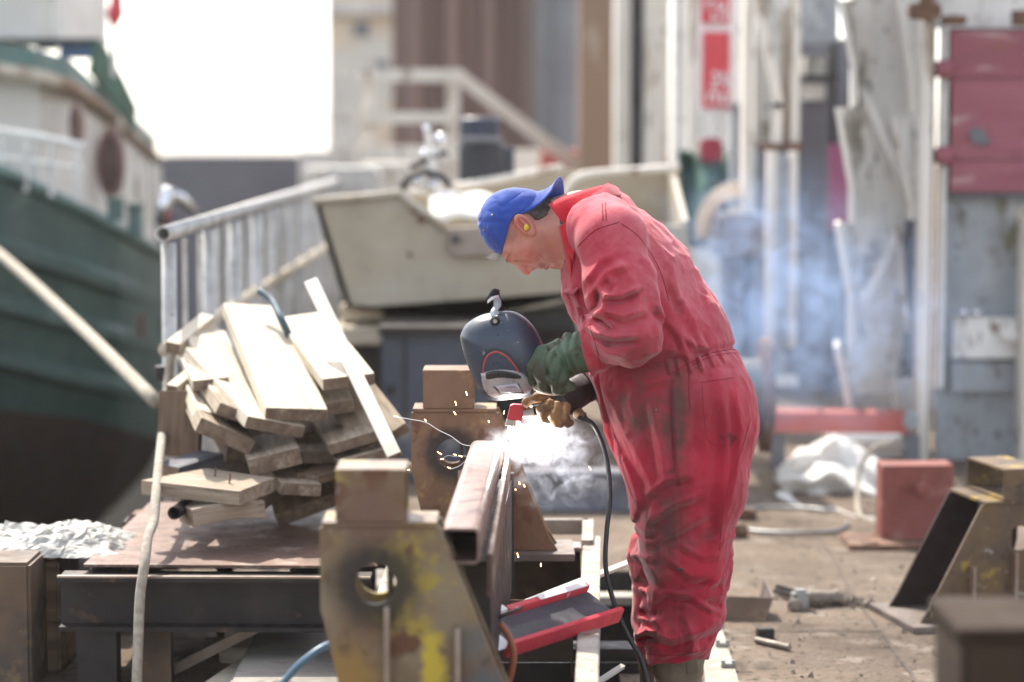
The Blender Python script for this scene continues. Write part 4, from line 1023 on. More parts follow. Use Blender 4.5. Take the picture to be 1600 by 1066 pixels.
plank(P(350, 770, 7.85), P(420, 720, 8.2), .3, .06, 8, W3, 'dark board buried under the left boards')
tag(MB().pipe(P(272, 802, 7.36), P(312, 776, 7.7), .021, .005, 16).build('short_pipe', M_['darksteel'], smooth=True), 'short dark open pipe lying by the nailed board', 'pipe')
tag(MB().tube(smooth_path([P(405, 455, 8.35), P(425, 470, 8.3), P(440, 500, 8.2), P(452, 525, 8.2)], 5), .013, 8).build('blue_strap', wm('strap', (.06, .11, .15), (.04, .07, .09)), smooth=True), 'dark blue strap draped over the top of the boards', 'strap')
# bright timbers on the floor beside the trestle
for k, (x, y, a_) in enumerate(((398, 1008, 15), (375, 1060, 12), (410, 985, 20))):
    c = G(x, y, .03 + .0 * k); m = MB().box((0, 0, 0), (.11, .34, .05), ch=.004)
    o = m.build('floor_timber', W_, None, M=Matrix.Translation(c) @ Matrix.Rotation(R(-a_), 4, 'Z'))
    tag(o, ['sunlit timber offcut on the floor right of the trestle leg', 'sunlit timber offcut nearest the bottom edge by the trestle', 'sunlit timber offcut furthest back under the trestle beam'][k], 'timber')
slab = MB().box((-.60, 7.6, .05), (.42, 2.2, .1), ch=.008)
tag(slab.build('concrete_slab', M_['concrete']), 'grey concrete slab on the floor between trestle and near bracket', 'slab')
pf = MB(); 
for k in range(5): pf.box((-.98 + .02 * k, 7.75 + .02 * k, .0 + .04), (.05, .05, .08))
wb = thing('brown_post', 'brown timber post under the trestle', 'post', Vector((-.95, 7.9, 0)))
MB().box((-.95, 7.9, .12), (.05, .05, .24)).build('post_shaft', W3, wb); MB().box((-.95, 7.9, .005), (.12, .12, .01)).build('foot', W3, wb)
# timber baulks with crumpled plastic, bottom left
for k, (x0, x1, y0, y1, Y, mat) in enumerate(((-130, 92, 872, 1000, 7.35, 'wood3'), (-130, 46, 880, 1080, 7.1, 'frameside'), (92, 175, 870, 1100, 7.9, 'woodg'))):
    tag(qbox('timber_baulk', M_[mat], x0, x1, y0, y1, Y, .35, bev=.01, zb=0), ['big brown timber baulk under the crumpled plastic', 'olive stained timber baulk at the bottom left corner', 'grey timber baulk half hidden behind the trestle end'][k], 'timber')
cpz = P(60, 872, 7.3).z
rr = random.Random(5)
def crump(cx, cy, rx, ry, z0, hh, n, seed, amp=.55):
    m = MB()
    def f(u, v):
        X = cx + (u - .5) * 2 * rx; Y = cy + (v - .5) * 2 * ry
        e = max(0, 1 - ((u - .5) * 2) ** 4) * max(0, 1 - ((v - .5) * 2) ** 4)
        p = np.array([[X * 9, Y * 9, seed]]); q = np.array([[X * 34, Y * 34, seed + 3.]])
        h = (.55 + amp * abs(float(vn(p, 1.0, seed)[0])) * 1.6 + .5 * abs(float(vn(q, 1.0, seed + 1)[0])))
        return (X + .02 * float(vn(q, .7, seed + 5)[0]), Y, z0 + hh * e * h)
    return m.grid(f, n, n)
tag(crump(-1.50, 7.52, .30, .22, cpz, .06, 62, 3).jig(.0015, 2).build('crumpled_plastic', wm('dull_plastic', (.52, .50, .46), (.34, .33, .30), sc=12, rough=.5), solid=.002), 'crumpled white plastic sheeting lying on the timber baulks', 'plastic sheet')

# ------------------------------------------------------------------ right-hand ground items
gb = G(1434, 852); bk_ = thing('maroon_block', 'maroon painted steel counterweight block with a bolt head', 'block', gb)
s_ = gb.y / FPX
bw_ = 114 * s_; bh_ = P(1434, 728, gb.y).z
m = MB()
prof = [(-.5, 0), (.5, 0), (.515, .5), (.5, 1), (-.5, 1), (-.51, .5)]
def bpt(x, z, y): return gb + Vector((x * bw_, y, z * bh_))
def bf(u, v):
    ang = (u - .5) * 2; return gb + Vector((ang * bw_ / 2, .02 * ang * ang - .0, v * bh_))
m.prism([bpt(-.5, 0, .02), bpt(-.2, 0, .0), bpt(.25, 0, .0), bpt(.5, 0, .03), bpt(.5, 1, .03), bpt(.25, 1, 0), bpt(-.2, 1, 0), bpt(-.5, 1, .02)], (0, .16, 0))
m.build('block_body', M_['redblock'], bk_, bev=.008)
bc = P(1441, 763, gb.y - .01)
MB().tube([bc + Vector((0, .01, 0)), bc - Vector((0, .03, 0)), bc - Vector((0, .036, 0))], [.028, .028, .02], 12).build('bolt_head', M_['redblock'], bk_, smooth=False, bev=.003)
tag(MB().box((gb.x, gb.y + .02, .012), (bw_ + .3, .3, .02), ch=.004).build('footing_plate', M_['rust']), 'low rusty plate on the ground under the maroon block', 'plate')

# white tarp bundle (cloth heap)
tp0, tp1 = G(1225, 800), G(1385, 806)
tb_ = thing('tarp_bundle', 'white canvas tarpaulin bundled on the ground beside the maroon block', 'tarpaulin', Vector(((tp0.x + tp1.x) / 2, 11.05, 0)))
TX = (1216, 1245, 1275, 1303, 1335, 1365, 1394)
TR = [((735, 706, 694, 682, 699, 717, 736), 11.38), ((740, 716, 716, 690, 716, 736, 748), 11.22), ((754, 748, 729, 727, 738, 764, 768), 11.20), ((749, 746, 752, 738, 760, 770, 786), 10.98),
      ((766, 774, 764, 776, 779, 796, 792), 11.06), ((770, 782, 792, 788, 800, 803, 806), 10.90)]
def tctl(i, j):
    if j < 0: q = P(TX[i], TR[0][0][i], 11.38); return Vector((q.x, 11.62, .0))
    if j >= len(TR): q = G(TX[i], TR[-1][0][i] + 8); return Vector((q.x, q.y, .004))
    return P(TX[i] + (6, -5, 4, -6, 7, -4)[j] * (.5 if i % 2 else 1), TR[j][0][i], TR[j][1] + (.022 if (i + j) % 2 else -.018))
def cat(p0, p1, p2, p3, t): return .5 * ((2 * p1) + (p2 - p0) * t + (2 * p0 - 5 * p1 + 4 * p2 - p3) * t * t + (3 * p1 - p0 - 3 * p2 + p3) * t ** 3)
def sharp(t): return t
def tarp_pt(u, v):
    x = u * 6; i = min(int(x), 5); t = x - i; y = v * (len(TR) + 1) - 1; j = int(math.floor(min(y, len(TR) - .001))); s_ = y - j
    def rowp(jj):
        jj = max(-1, min(len(TR), jj)); g = [tctl(max(0, min(6, i + k)), jj) for k in (-1, 0, 1, 2)]
        return cat(*g, t) * .45 + (g[1] * (1 - t) + g[2] * t) * .55
    r = [rowp(j + k) for k in (-1, 0, 1, 2)]; p = cat(*r, s_) * .45 + (r[1] * (1 - s_) + r[2] * s_) * .55
    q = np.array([[p.x * 14, p.y * 9, p.z * 22]]); n_ = abs(float(vn(q, 1.0, 8)[0])); n2 = abs(float(vn(q * 2.3, 1.0, 3)[0]))
    return p + Vector((0, -.016 * n_ - .006 * n2, .020 * n_ * (1 if p.z > .03 else 0)))
MB().grid(tarp_pt, 60, 60).build('canvas', M_['cloth'], tb_, smooth=True, solid=.006)
MB().tube(smooth_path([P(1392, 690, 10.8), P(1366, 700, 10.7), P(1345, 730, 10.7), P(1340, 770, 10.6), G(1345, 806, .01), G(1385, 822, .01)], 6), .011, 8).build('tie_rope', M_['rope'], tb_, smooth=True)
cq = G(1228, 812, .012)
tag(MB().tube([cq + Vector((math.cos(a_) * .26, math.sin(a_) * .36, .004 * math.sin(3 * a_))) for a_ in [k * 2 * math.pi / 40 for k in range(4, 40)]], .0085, 8).build('wire_hoop', M_['galv'], smooth=True), 'thin grey wire hoop lying on the ground before the tarpaulin', 'wire')
for k, (x, y, w_, h_) in enumerate(((1165, 812, .09, .05), (1150, 840, .09, .06), (1375, 846, .05, .03), (1362, 858, .05, .03))):
    c = G(x, y); m = MB().box(c + Vector((0, 0, h_ / 2 * .8)), (w_, .06, h_), rotz(.4 * k), ch=.008).jig(.004, k)
    tag(m.build('scrap_lump', M_['rust']), ['rusty scrap lump on the ground just right of his trousers, farther one', 'rusty scrap lump on the ground just right of his trousers, nearer one', 'small rusty nut at the foot of the maroon block, farther one', 'small rusty nut at the foot of the maroon block, nearer one'][k], 'scrap')

# bent plate (open channel) lying by his boots
bpl = thing('bent_plate', 'folded dark steel plate lying on the ground behind his boots', 'bent plate', G(1160, 972))
a0, a1 = G(1124, 971), G(1194, 971); Yq = a0.y
MB().prism([a0, a1, Vector((P(1208, 937, Yq + .02).x, Yq + .035, P(1208, 937, Yq).z + .0)), Vector((P(1137, 935, Yq).x, Yq + .035, P(1137, 935, Yq).z))], (0, .004, 0)).build('web', M_['frameside'], bpl)
MB().prism([a0, Vector((P(1137, 935, Yq).x, Yq + .035, P(1137, 935, Yq).z)), Vector((P(1128, 918, Yq).x, Yq + .24, P(1128, 921, Yq).z)), G(1112, 940) + Vector((0, -.1, .0))], (.004, 0, 0)).build('flange', M_['baseplate'], bpl)
MB().prism([a1, Vector((P(1208, 937, Yq + .02).x, Yq + .035, P(1208, 937, Yq).z)), Vector((P(1203, 923, Yq).x, Yq + .2, P(1203, 923, Yq).z)), Vector((P(1192, 940, Yq).x, Yq + .2, 0.01))], (.004, 0, 0)).build('flange', M_['baseplate'], bpl)
# steel pin and cube
pin = MB().tube([G(1181, 1000, .012), G(1234, 1012, .012)], .0105, 14)
tag(pin.build('steel_pin', M_['cast'], smooth=False, bev=.002), 'short round steel pin lying on the ground', 'pin')
tag(MB().box(G(1197, 1000, .0) + Vector((0, .03, .017)), (.055, .04, .034), rotz(.2), ch=.003).build('steel_offcut', M_['darksteel']), 'small dark steel offcut behind the round pin', 'offcut')
# clamp: shackle like fitting
sh = thing('steel_shackle', 'rusty steel clamp with forked jaw lying on the ground', 'clamp', G(1260, 940))
g_ = G(1260, 938)
gx = lambda px, py, z=.03: G(px, py, z)
MB().tube([gx(1262, 935), gx(1305, 933)], [.030, .022], 16).build('barrel', M_['cast'], sh, smooth=False, bev=.004)
MB().tube([gx(1303, 932), gx(1311, 932)], [.026, .024], 16).build('end_cap', M_['cast'], sh, smooth=False, bev=.003)
MB().box(gx(1250, 936, .035), (.06, .06, .07), rotz(.2), ch=.012).build('collar', M_['galv'], sh)
for (x, y, z) in ((1230, 918, .04), (1226, 925, .015)): MB().bar(gx(x + 18, y + 8, z), gx(x - 16, y - 2, z), .02, .016, ch=.004).build('fork_jaw', M_['darksteel'], sh)
MB().box(gx(1242, 946, .02), (.05, .03, .04), rotz(-.2), ch=.008).build('foot', M_['cast'], sh)
# heap of chain
chm = thing('rusty_chain', 'heap of thin rusty chain lying between the clamp and the bracket foot', 'chain', G(1300, 946))
rr = random.Random(11); m = MB()
for k in range(150):
    u = rr.random(); c = G(1254 + 110 * u, 948 + rr.gauss(0, 2.0) - 4 * math.sin(3 * u), .0) + Vector((0, rr.gauss(0, .015), .006 + abs(rr.gauss(0, .012)) * (1.2 - abs(u - .4))))
    Mq = Quaternion((rr.gauss(0, 1), rr.gauss(0, 1), rr.gauss(0, 1), rr.gauss(0, 1))).normalized().to_matrix()
    m.tube([c + Mq @ Vector((math.cos(q) * .011, math.sin(q) * .0065, 0)) for q in [j * math.pi / 4 for j in range(9)]], .0022, 5, cap=False)
m.build('links', M_['cast'], chm, smooth=True)
# crane rail strip with clips by his boots
rs = thing('rail_strip', 'pale steel strip with a row of bolted clips beside his boots', 'rail', Vector((.6, 7.4, 0)))
MB().prism([G(1092, 950, .012), G(1118, 950, .012), G(1166, 1100, .012), G(1105, 1100, .012)], (0, 0, -.011)).build('strip', wm('strip_conc', (.36, .34, .29), (.27, .25, .21), sc=14, rough=.8, spots=[((.2, .25, .2), 9, .6, .7)]), rs)
for k, y in enumerate((966, 982, 1010, 1042, 1078)):
    g = G(1115 + (y - 960) * .28, y, .013)
    cl_ = MB().box(g + Vector((0, 0, .006)), (.045, .028, .012), ch=.002).build('clip', M_['galv'], rs)
    for dx in (-.016, .016): MB().tube([g + Vector((dx, 0, .012)), g + Vector((dx, 0, .020))], .0065, 6).build('bolt', M_['galv'], cl_)
NR = wm('near_rust', (.05, .034, .024), (.032, .023, .018), sc=6, rough=.9, spec=.15)
# very near blurred block at the bottom right corner
nbk = thing('near_post', 'badly blurred rusty steel box in the bottom right corner', 'steel box', Vector((P(1560, 1000, 3.9).x, 4.0, .6)))
c0_ = P(1507, 1000, 3.9)
MB().box((c0_.x + .16, 4.05, c0_.z - .3), (.32, .26, .60), ch=.01).build('box_body', NR, nbk)
MB().box((c0_.x + .16, 4.05, c0_.z + .008), (.34, .28, .016), ch=.004).build('lid', NR, nbk)
MB().box((c0_.x + .16, 4.05, (c0_.z - .6) / 2), (.2, .2, c0_.z - .6)).build('pedestal', M_['darksteel'], nbk)
# grit and crumbs strewn over the deck
m = MB(); rr = random.Random(21)
for k in range(900):
    x = rr.uniform(-.2, 2.2); y = rr.uniform(6.9, 11.5)
    if x < .62 and y < 9.2: continue
    s = rr.choice((.003, .004, .005, .008, .012)) * rr.uniform(.6, 1.2); c = Vector((x, y, s * .4)); Mq = Quaternion((rr.gauss(0, 1), rr.gauss(0, 1), rr.gauss(0, 1), rr.gauss(0, 1))).normalized().to_matrix()
    m.add([c + Mq @ Vector(v) * s for v in ((1, 0, -.3), (-.6, .8, -.2), (-.5, -.9, 0), (.1, .1, .8))], [(0, 2, 1), (0, 1, 3), (1, 2, 3), (2, 0, 3)])
tag(m.build('grit', M_['cast']), 'fine grit and crumbs strewn over the deck', None, kind='stuff')

# ================================================================== THE WELDER
YM = 6.70
UN = FPX / YM * 1.004           # picture units per metre at his distance
def W(px, py, dy=0.0): return np.array(P(px, py, YM + dy))
def RR(v): return v / UN
def RC(p, a, b, ra, rb, sy=1.0): return rcone(p, W(*a), W(*b), RR(ra), RR(rb), sy)
person = thing('person', 'man in faded red boiler suit and backwards blue cap bending over his welding', 'person', Vector((W(1050, 1150)[0], YM, 0)))

# ---- coverall colours
suit = wm('red_boiler_suit', (.41, .021, .045), (.32, .016, .035), sc=5, rough=.9, spec=.15, sheen=.25, bump=.45, bsc=95, bdist=.0025,
          spots=[((.42, .045, .068), 4, .52, .66), ((.12, .02, .025), 11, .62, .70), ((.10, .03, .03), 34, .66, .71)], attrs=[('fade', (.58, .15, .18), .9), ('dirt', (.115, .05, .045), 1.2)])
suit_in = wm('red_collar', (.50, .006, .022), (.42, .005, .02), sc=8, rough=.85, spec=.2, sheen=.2, bump=.3, bsc=80)
seam_m = wm('seam_thread', (.26, .012, .03), (.2, .01, .025), rough=.9, bump=0)
def crease_bump(m, sc, dist, st, stretch=(1, 1, .6)):
    T = m.node_tree; N = T.nodes; L = T.links; b = N['Principled BSDF']
    tc = N.new('ShaderNodeTexCoord'); mp = N.new('ShaderNodeMapping'); mp.inputs['Scale'].default_value = stretch; mp.inputs['Rotation'].default_value = (0, .5, .3); L.new(tc.outputs['Object'], mp.inputs[0])
    n = N.new('ShaderNodeTexNoise'); n.noise_type = 'RIDGED_MULTIFRACTAL'; n.inputs['Scale'].default_value = sc; n.inputs['Detail'].default_value = 3; n.inputs['Roughness'].default_value = .45; n.inputs['Distortion'].default_value = .8
    L.new(mp.outputs[0], n.inputs['Vector'])
    bp = N.new('ShaderNodeBump'); bp.inputs['Strength'].default_value = st; bp.inputs['Distance'].default_value = dist; L.new(n.outputs[0], bp.inputs['Height'])
    old = b.inputs['Normal'].links[0].from_socket; L.new(old, bp.inputs['Normal']); L.new(bp.outputs[0], b.inputs['Normal'])
crease_bump(suit, 11, .006, .55)
skin = wm('skin', (.60, .31, .245), (.52, .235, .185), sc=9, rough=.5, spec=.4, bump=.18, bsc=170, bdist=.001, spots=[((.52, .17, .13), 7, .52, .68), ((.30, .12, .09), 40, .70, .76)], attrs=[('stub', (.20, .11, .095), .75), ('lip', (.42, .10, .09), .85), ('flush', (.56, .15, .12), .8)])
skin.node_tree.nodes['Principled BSDF'].inputs['Subsurface Weight'].default_value = .12
skin.node_tree.nodes['Principled BSDF'].inputs['Subsurface Radius'].default_value = (.012, .004, .002)
hairm = wm('short_dark_hair', (.04, .03, .026), (.075, .06, .052), sc=60, rough=.8, bump=.9, bsc=300, bdist=.002, lo=.45, hi=.6)
browm = wm('eyebrow_hair', (.16, .09, .06), (.25, .15, .1), sc=80, rough=.8)
hairg = wm('grey_fringe', (.55, .52, .48), (.4, .38, .35), rough=.7)
capm = wm('blue_cap', (.035, .085, .38), (.022, .055, .29), sc=12, spots=[((.02, .04, .17), 9, .60, .70), ((.10, .15, .42), 22, .60, .68)], rough=.85, spec=.2, sheen=.3, bump=.35, bsc=220, bdist=.0012)
gl_g = wm('green_leather', (.10, .145, .085), (.06, .10, .06), sc=9, rough=.75, spots=[((.12, .18, .13), 7, .52, .66), ((.05, .032, .022), 11, .56, .66)], attrs=[('dirt', (.045, .032, .02), 1.0)], bump=.4, bsc=60, bdist=.003)
gl_t = wm('tan_leather', (.34, .19, .085), (.14, .075, .04), sc=16, rough=.6, bump=.4, bsc=60, spots=[((.04, .03, .025), 12, .54, .64)])
gl_d = wm('dark_leather', (.025, .025, .032), (.05, .045, .045), sc=9, rough=.6, bump=.4)
bootm = wm('rigger_boot', (.22, .17, .11), (.13, .10, .07), sc=7, rough=.7, spots=[((.32, .27, .19), 9, .56, .66)], bump=.35)

FOLDS = [ # (polyline, width, height, near side only)
    # sleeve: drags from the shoulder, a pinch inside the elbow and folds fanning from it
    ([(903, 408), (935, 378), (972, 356)], 7, 3.0, 2), ([(906, 448), (938, 405), (975, 385), (995, 385)], 10, 4.5, 2), ([(915, 470), (945, 425), (985, 412)], 9, 4.0, 2),
    ([(935, 447), (944, 462), (940, 482), (922, 500)], 6, 10.0, 2), ([(938, 462), (968, 462), (1002, 448)], 6, 8.0, 2), ([(926, 486), (945, 497), (963, 512)], 5, 9.0, 2), ([(922, 492), (945, 486), (975, 494), (1012, 482)], 9, 7.0, 2),
    ([(914, 508), (930, 520), (958, 527), (1000, 524)], 7, 8.0, 2), ([(918, 516), (948, 552), (985, 562)], 12, 6.0, 2), ([(950, 430), (966, 446), (962, 462)], 6, 5.0, 2),
    ([(985, 352), (1008, 385), (1018, 420)], 10, 4.0, 1), ([(962, 400), (990, 440), (1002, 475)], 12, 3.5, 2),
    # torso back
    ([(985, 335), (1020, 370), (1050, 420), (1062, 470)], 11, 3.0, 1), ([(1005, 400), (1050, 440), (1085, 500), (1095, 540)], 12, 3.2, 1), ([(1020, 470), (1060, 520), (1080, 560)], 10, 3.0, 1),
    ([(1040, 500), (1080, 535), (1120, 548)], 9, 3.0, 0), ([(1000, 560), (1040, 545), (1090, 560)], 8, 3.2, 0), ([(985, 580), (1010, 600), (1050, 590)], 8, 3.0, 1),
    ([(1060, 350), (1095, 430), (1125, 500)], 14, 2.5, 1),
    # waist gathers
    ([(1042, 560), (1050, 590)], 4, 3.0, 1), ([(1058, 558), (1064, 590)], 4, 3.2, 1), ([(1074, 555), (1082, 586)], 4, 3.2, 1), ([(1090, 552), (1100, 582)], 4, 3.2, 1), ([(1106, 548), (1118, 575)], 4, 2.6, 1), ([(1122, 545), (1136, 570)], 4, 2.2, 1),
    ([(1055, 552), (1050, 535)], 4, 2.4, 1), ([(1072, 550), (1064, 530)], 4, 2.6, 1), ([(1088, 547), (1078, 526)], 4, 2.6, 1), ([(1104, 545), (1092, 522)], 4, 2.2, 1),
    # front chest
    ([(892, 440), (905, 480), (912, 520)], 6, 3.0, 0), ([(905, 560), (930, 600), (945, 650)], 9, 4.0, 0), ([(930, 585), (960, 640), (985, 700)], 11, 4.0, 1),
    # hip to thigh long folds
    ([(1120, 580), (1135, 650), (1138, 730), (1128, 800), (1122, 860)], 13, 4.5, 1), ([(1150, 600), (1158, 670), (1152, 740), (1138, 800)], 10, 4.0, 1), ([(1092, 590), (1100, 660), (1104, 720)], 12, 2.8, 1),
    ([(1052, 600), (1058, 680), (1060, 760)], 6, 2.2, 1), ([(1015, 620), (1030, 690), (1040, 760)], 12, 3.5, 1), ([(965, 700), (990, 760), (1000, 800)], 11, 4.5, 1), ([(985, 690), (1015, 750), (1020, 800)], 11, 3.0, 1),
    # knee and shin
    ([(1000, 780), (1040, 750), (1085, 740)], 9, 4.0, 1), ([(1005, 820), (1050, 790), (1100, 770)], 9, 4.5, 1), ([(1010, 850), (1060, 830), (1110, 800)], 8, 3.5, 1),
    ([(1020, 790), (1008, 830), (1012, 880), (1030, 905)], 11, 6.0, 1), ([(1005, 870), (1025, 905), (1018, 945)], 9, 5.0, 1), ([(1016, 940), (1040, 925), (1075, 930), (1115, 950)], 8, 4.5, 1),
    ([(1130, 905), (1090, 925), (1045, 935)], 8, 4.2, 1), ([(1128, 960), (1090, 945), (1060, 950)], 7, 4.5, 1), ([(1012, 985), (1050, 1000), (1100, 985), (1120, 970)], 9, 5.5, 1), ([(1015, 960), (1035, 985), (1030, 1010)], 8, 5.5, 1),
    ([(1040, 870), (1080, 900), (1125, 905)], 9, 3.5, 1), ([(1060, 850), (1100, 870), (1130, 865)], 8, 3.0, 1), ([(1070, 960), (1085, 1000), (1080, 1030)], 9, 3.5, 1), ([(1020, 1030), (1060, 1018), (1105, 1020)], 7, 4.0, 1),
    # far leg front bunches (also carry the outline)
    ([(985, 865), (1005, 872), (1025, 868)], 8, 6.0, 0), ([(992, 820), (1010, 832), (1025, 830)], 7, 5.0, 0), ([(992, 905), (1010, 915), (1030, 912)], 8, -4.0, 0), ([(1000, 955), (1015, 962), (1030, 960)], 7, -5.0, 0), ([(990, 995), (1010, 985), (1030, 988)], 7, 6.5, 0),
]
def coverall(p):
    px, py = pxof(p); dy = p[:, 1] - YM
    t = RC(p, (940, 352), (975, 430), 58, 93, 1.3)
    t = smin(t, RC(p, (975, 430), (1030, 540), 93, 108, 1.12), .05)
    t = smin(t, RC(p, (1030, 545), (1056, 640), 108, 119, 1.0), .04)
    t = smin(t, RC(p, (936, 358, -.13), (958, 372, -.2), 50, 52), .05); t = smin(t, RC(p, (936, 358, .13), (958, 372, .2), 50, 52), .05)
    nl = RC(p, (1060, 640, -.10), (1072, 755, -.12), 108, 88, .85); nl = smin(nl, RC(p, (1072, 755, -.12), (1070, 870, -.125), 88, 64, .95), .05)
    nl = smin(nl, RC(p, (1070, 870, -.125), (1069, 950, -.12), 64, 57), .05); nl = smin(nl, RC(p, (1069, 950, -.12), (1062, 1024, -.115), 57, 47), .04)
    fl = RC(p, (1052, 640, .11), (1078, 745, .13), 104, 84, .85); fl = smin(fl, RC(p, (1078, 745, .13), (1046, 870, .13), 84, 58, .95), .05)
    fl = smin(fl, RC(p, (1046, 870, .13), (1046, 950, .13), 58, 50), .05); fl = smin(fl, RC(p, (1046, 950, .13), (1038, 1010, .13), 50, 44), .04)
    d = smin(smin(t, nl, .05), fl, .05)
    bt_ = RC(p, (1095, 640, -.09), (1110, 670, -.09), 74, 66); d = smin(d, bt_, .05)
    # sleeves
    s1 = RC(p, (952, 380, -.205), (972, 452, -.262), 50, 48); s1 = smin(s1, RC(p, (972, 452, -.262), (981, 513, -.285), 48, 50), .05)
    s2 = RC(p, (978, 520, -.285), (918, 546, -.225), 49, 38)
    arm = smin(s1, s2, .028)
    f1 = RC(p, (950, 378, .205), (968, 520, .26), 52, 50); f2 = RC(p, (968, 520, .26), (915, 598, .09), 48, 32)
    dz_ = np.minimum(np.abs(arm - d), np.abs(np.maximum(arm, d)) + .03); d = smin(d, arm, .016); d = smin(d, smin(f1, f2, .03), .018)
    # pocket flap bulge
    d = smin(d, RC(p, (898, 458, -.10), (888, 460, -.03), 11, 9, 1.4), .012)
    # hollow at neck
    d = smax(d, -RC(p, (880, 352), (925, 345), 36, 40, 1.1), .012)
    # cut the hems: cuffs and ankles
    # folds
    near = dy < .02
    disp = np.zeros(len(p))
    msk = np.abs(d) < .05
    qx, qy, qd = px[msk], py[msk], dy[msk]; ds = np.zeros(qx.shape)
    for pl, wd, hh, side in FOLDS:
        x0 = min(a[0] for a in pl) - 4 * wd; x1 = max(a[0] for a in pl) + 4 * wd; y0 = min(a[1] for a in pl) - 4 * wd; y1 = max(a[1] for a in pl) + 4 * wd
        k = (qx > x0) & (qx < x1) & (qy > y0) & (qy < y1)
        if side: k &= qd < .05
        if not k.any(): continue
        s, run, ad = seg2(qx[k], qy[k], pl)
        env = np.clip(np.minimum(run, 1 - run) * 5 + .15, 0, 1)
        wd = wd * .85; hh = hh * 1.15; r1 = np.exp(-np.abs(s / wd) ** 1.1); r2 = np.exp(-((s - 1.5 * wd) / (wd * .8)) ** 2)
        if side == 2: env = env * np.clip((-.225 - qd[k]) / .05, 0, 1)
        ds[k] += hh * .0028 * env * (r1 - .75 * r2)
    q = p[msk]
    g = vn(q * np.array([1, 1, .55]), 13, 2); g2 = vn(q * np.array([1, 1, .8]), 31, 5); g3 = vn(q + .03 * g[:, None], 6, 8)
    legw = np.clip((qy - 760) / 120, 0, 1)
    ds += .0045 * (1 - 2 * np.abs(g)) + .0022 * (1 - 2 * np.abs(g2)) + .006 * g3 + legw * .006 * (1 - 2.4 * np.abs(vn(q * np.array([.6, .6, 1.6]), 12, 6)))
    qw = q + .02 * np.stack([g, g3, g2], 1); kk = .45 + .55 * np.clip(legw + np.exp(-((qy - 505) / 50) ** 2) * (qd < -.15), 0, 1)
    ds += kk * (-.0036 * np.exp(-np.abs(vn(qw * np.array([.8, .8, 1.25]), 10.5, 21)) / .07) + .0030 * np.exp(-np.abs(vn(qw * np.array([1.2, 1, .7]), 9, 33)) / .07) - .0016 * np.exp(-np.abs(vn(qw, 23, 41)) / .09))
    # elastic waist groove
    s, run, ad = seg2(qx, qy, [(915, 590), (985, 580), (1050, 560), (1105, 548), (1165, 540)])
    ds -= .009 * np.exp(-(s / 5) ** 2) * (qd > -.3) * (qx > 1000)
    # side seam and sleeve head seam
    s, run, ad = seg2(qx, qy, [(1048, 575), (1050, 690), (1060, 760), (1064, 900), (1058, 1030)]); ds -= .003 * np.exp(-(s / 2.2) ** 2) * (qd < 0)
    s, run, ad = seg2(qx, qy, [(899, 385), (930, 355), (968, 348), (990, 365), (1008, 400)]); ds -= .005 * np.exp(-(s / 2.5) ** 2) * (qd < -.1)
    disp[msk] = ds * np.clip((dz_[msk] - .01) / .055, .04, 1)
    d = d - disp
    # cuff plane
    n_ = np.array([.95, -.16, .22]); n_ /= np.linalg.norm(n_)
    cut = (p - W(917, 546, -.215)) @ n_
    inc = (px < 960) & (py > 480) & (dy < -.10)
    d = np.where(inc, smax(d, -cut, .004), d)
    hem = (py - (1036 + 2 * np.sin(px * .12) - (px - 1055) * .12)) / UN
    d = smax(d, hem, .006)
    return d
def gau(px, py, cx, cy, rx, ry): return np.exp(-((px - cx) / rx) ** 2 - ((py - cy) / ry) ** 2)
def a_fade(V):
    px, py = pxof(V)
    return np.clip(.95 * gau(px, py, 965, 330, 90, 60) + .75 * gau(px, py, 1075, 420, 60, 110) + .45 * gau(px, py, 930, 520, 60, 60) + .35 * gau(px, py, 1140, 570, 60, 60) + .3 * gau(px, py, 1030, 430, 70, 80), 0, .8)
def a_dirt(V):
    px, py = pxof(V)
    return np.clip(.7 * gau(px, py, 1000, 640, 60, 55) + .85 * gau(px, py, 1035, 830, 34, 75) + .5 * gau(px, py, 1080, 850, 10, 9) + .95 * gau(px, py, 1106, 838, 9, 8) + .6 * gau(px, py, 1010, 870, 25, 60) + .45 * gau(px, py, 1055, 570, 50, 24)
                   + .5 * gau(px, py, 1055, 730, 18, 60) + .35 * gau(px, py, 1060, 960, 50, 20) + .55 * gau(px, py, 1058, 645, 14, 70) + .4 * gau(px, py, 985, 545, 40, 22) + .5 * gau(px, py, 1030, 640, 70, 45), 0, .9)
cov, CV, CF = sdf_obj('boiler_suit', coverall, W(868, 285, 0) * 1 + np.array([0, -.42, 0]) - np.array([0, 0, 1.42]), W(1190, 285) + np.array([.03, .45, .03]), .0043, suit, person, {'fade': a_fade, 'dirt': a_dirt})
bvh = BVHTree.FromPolygons([tuple(v) for v in CV], [tuple(f) for f in CF])
def onsuit(px, py, lift=.001):
    d = (P(px, py, YM) - CAMP).normalized(); h = bvh.ray_cast(CAMP, d)
    return (h[0] - d * lift) if h[0] else P(px, py, YM)
def seam(pts, r=.0014, lift=.0006, name='seam', mat=None):
    q = [Vector((x, y, 0)) for x, y in pts]; q = smooth_path(q, 10); w3 = [onsuit(v.x, v.y, lift) for v in q]
    return MB().tube(w3, r, 6).build(name, mat or seam_m, cov, smooth=True)
seam([(903, 385), (930, 360), (955, 351), (968, 347)]); seam([(1050, 583), (1100, 556), (1135, 547), (1150, 547)]); seam([(1048, 600), (1050, 690), (1059, 760)])
seam([(1078, 575), (1076, 600), (1078, 640)]); seam([(941, 318), (942, 345)]); seam([(946, 317), (947, 345)])
seam([(1124, 860), (1134, 780), (1160, 700), (1172, 655)], .0012)
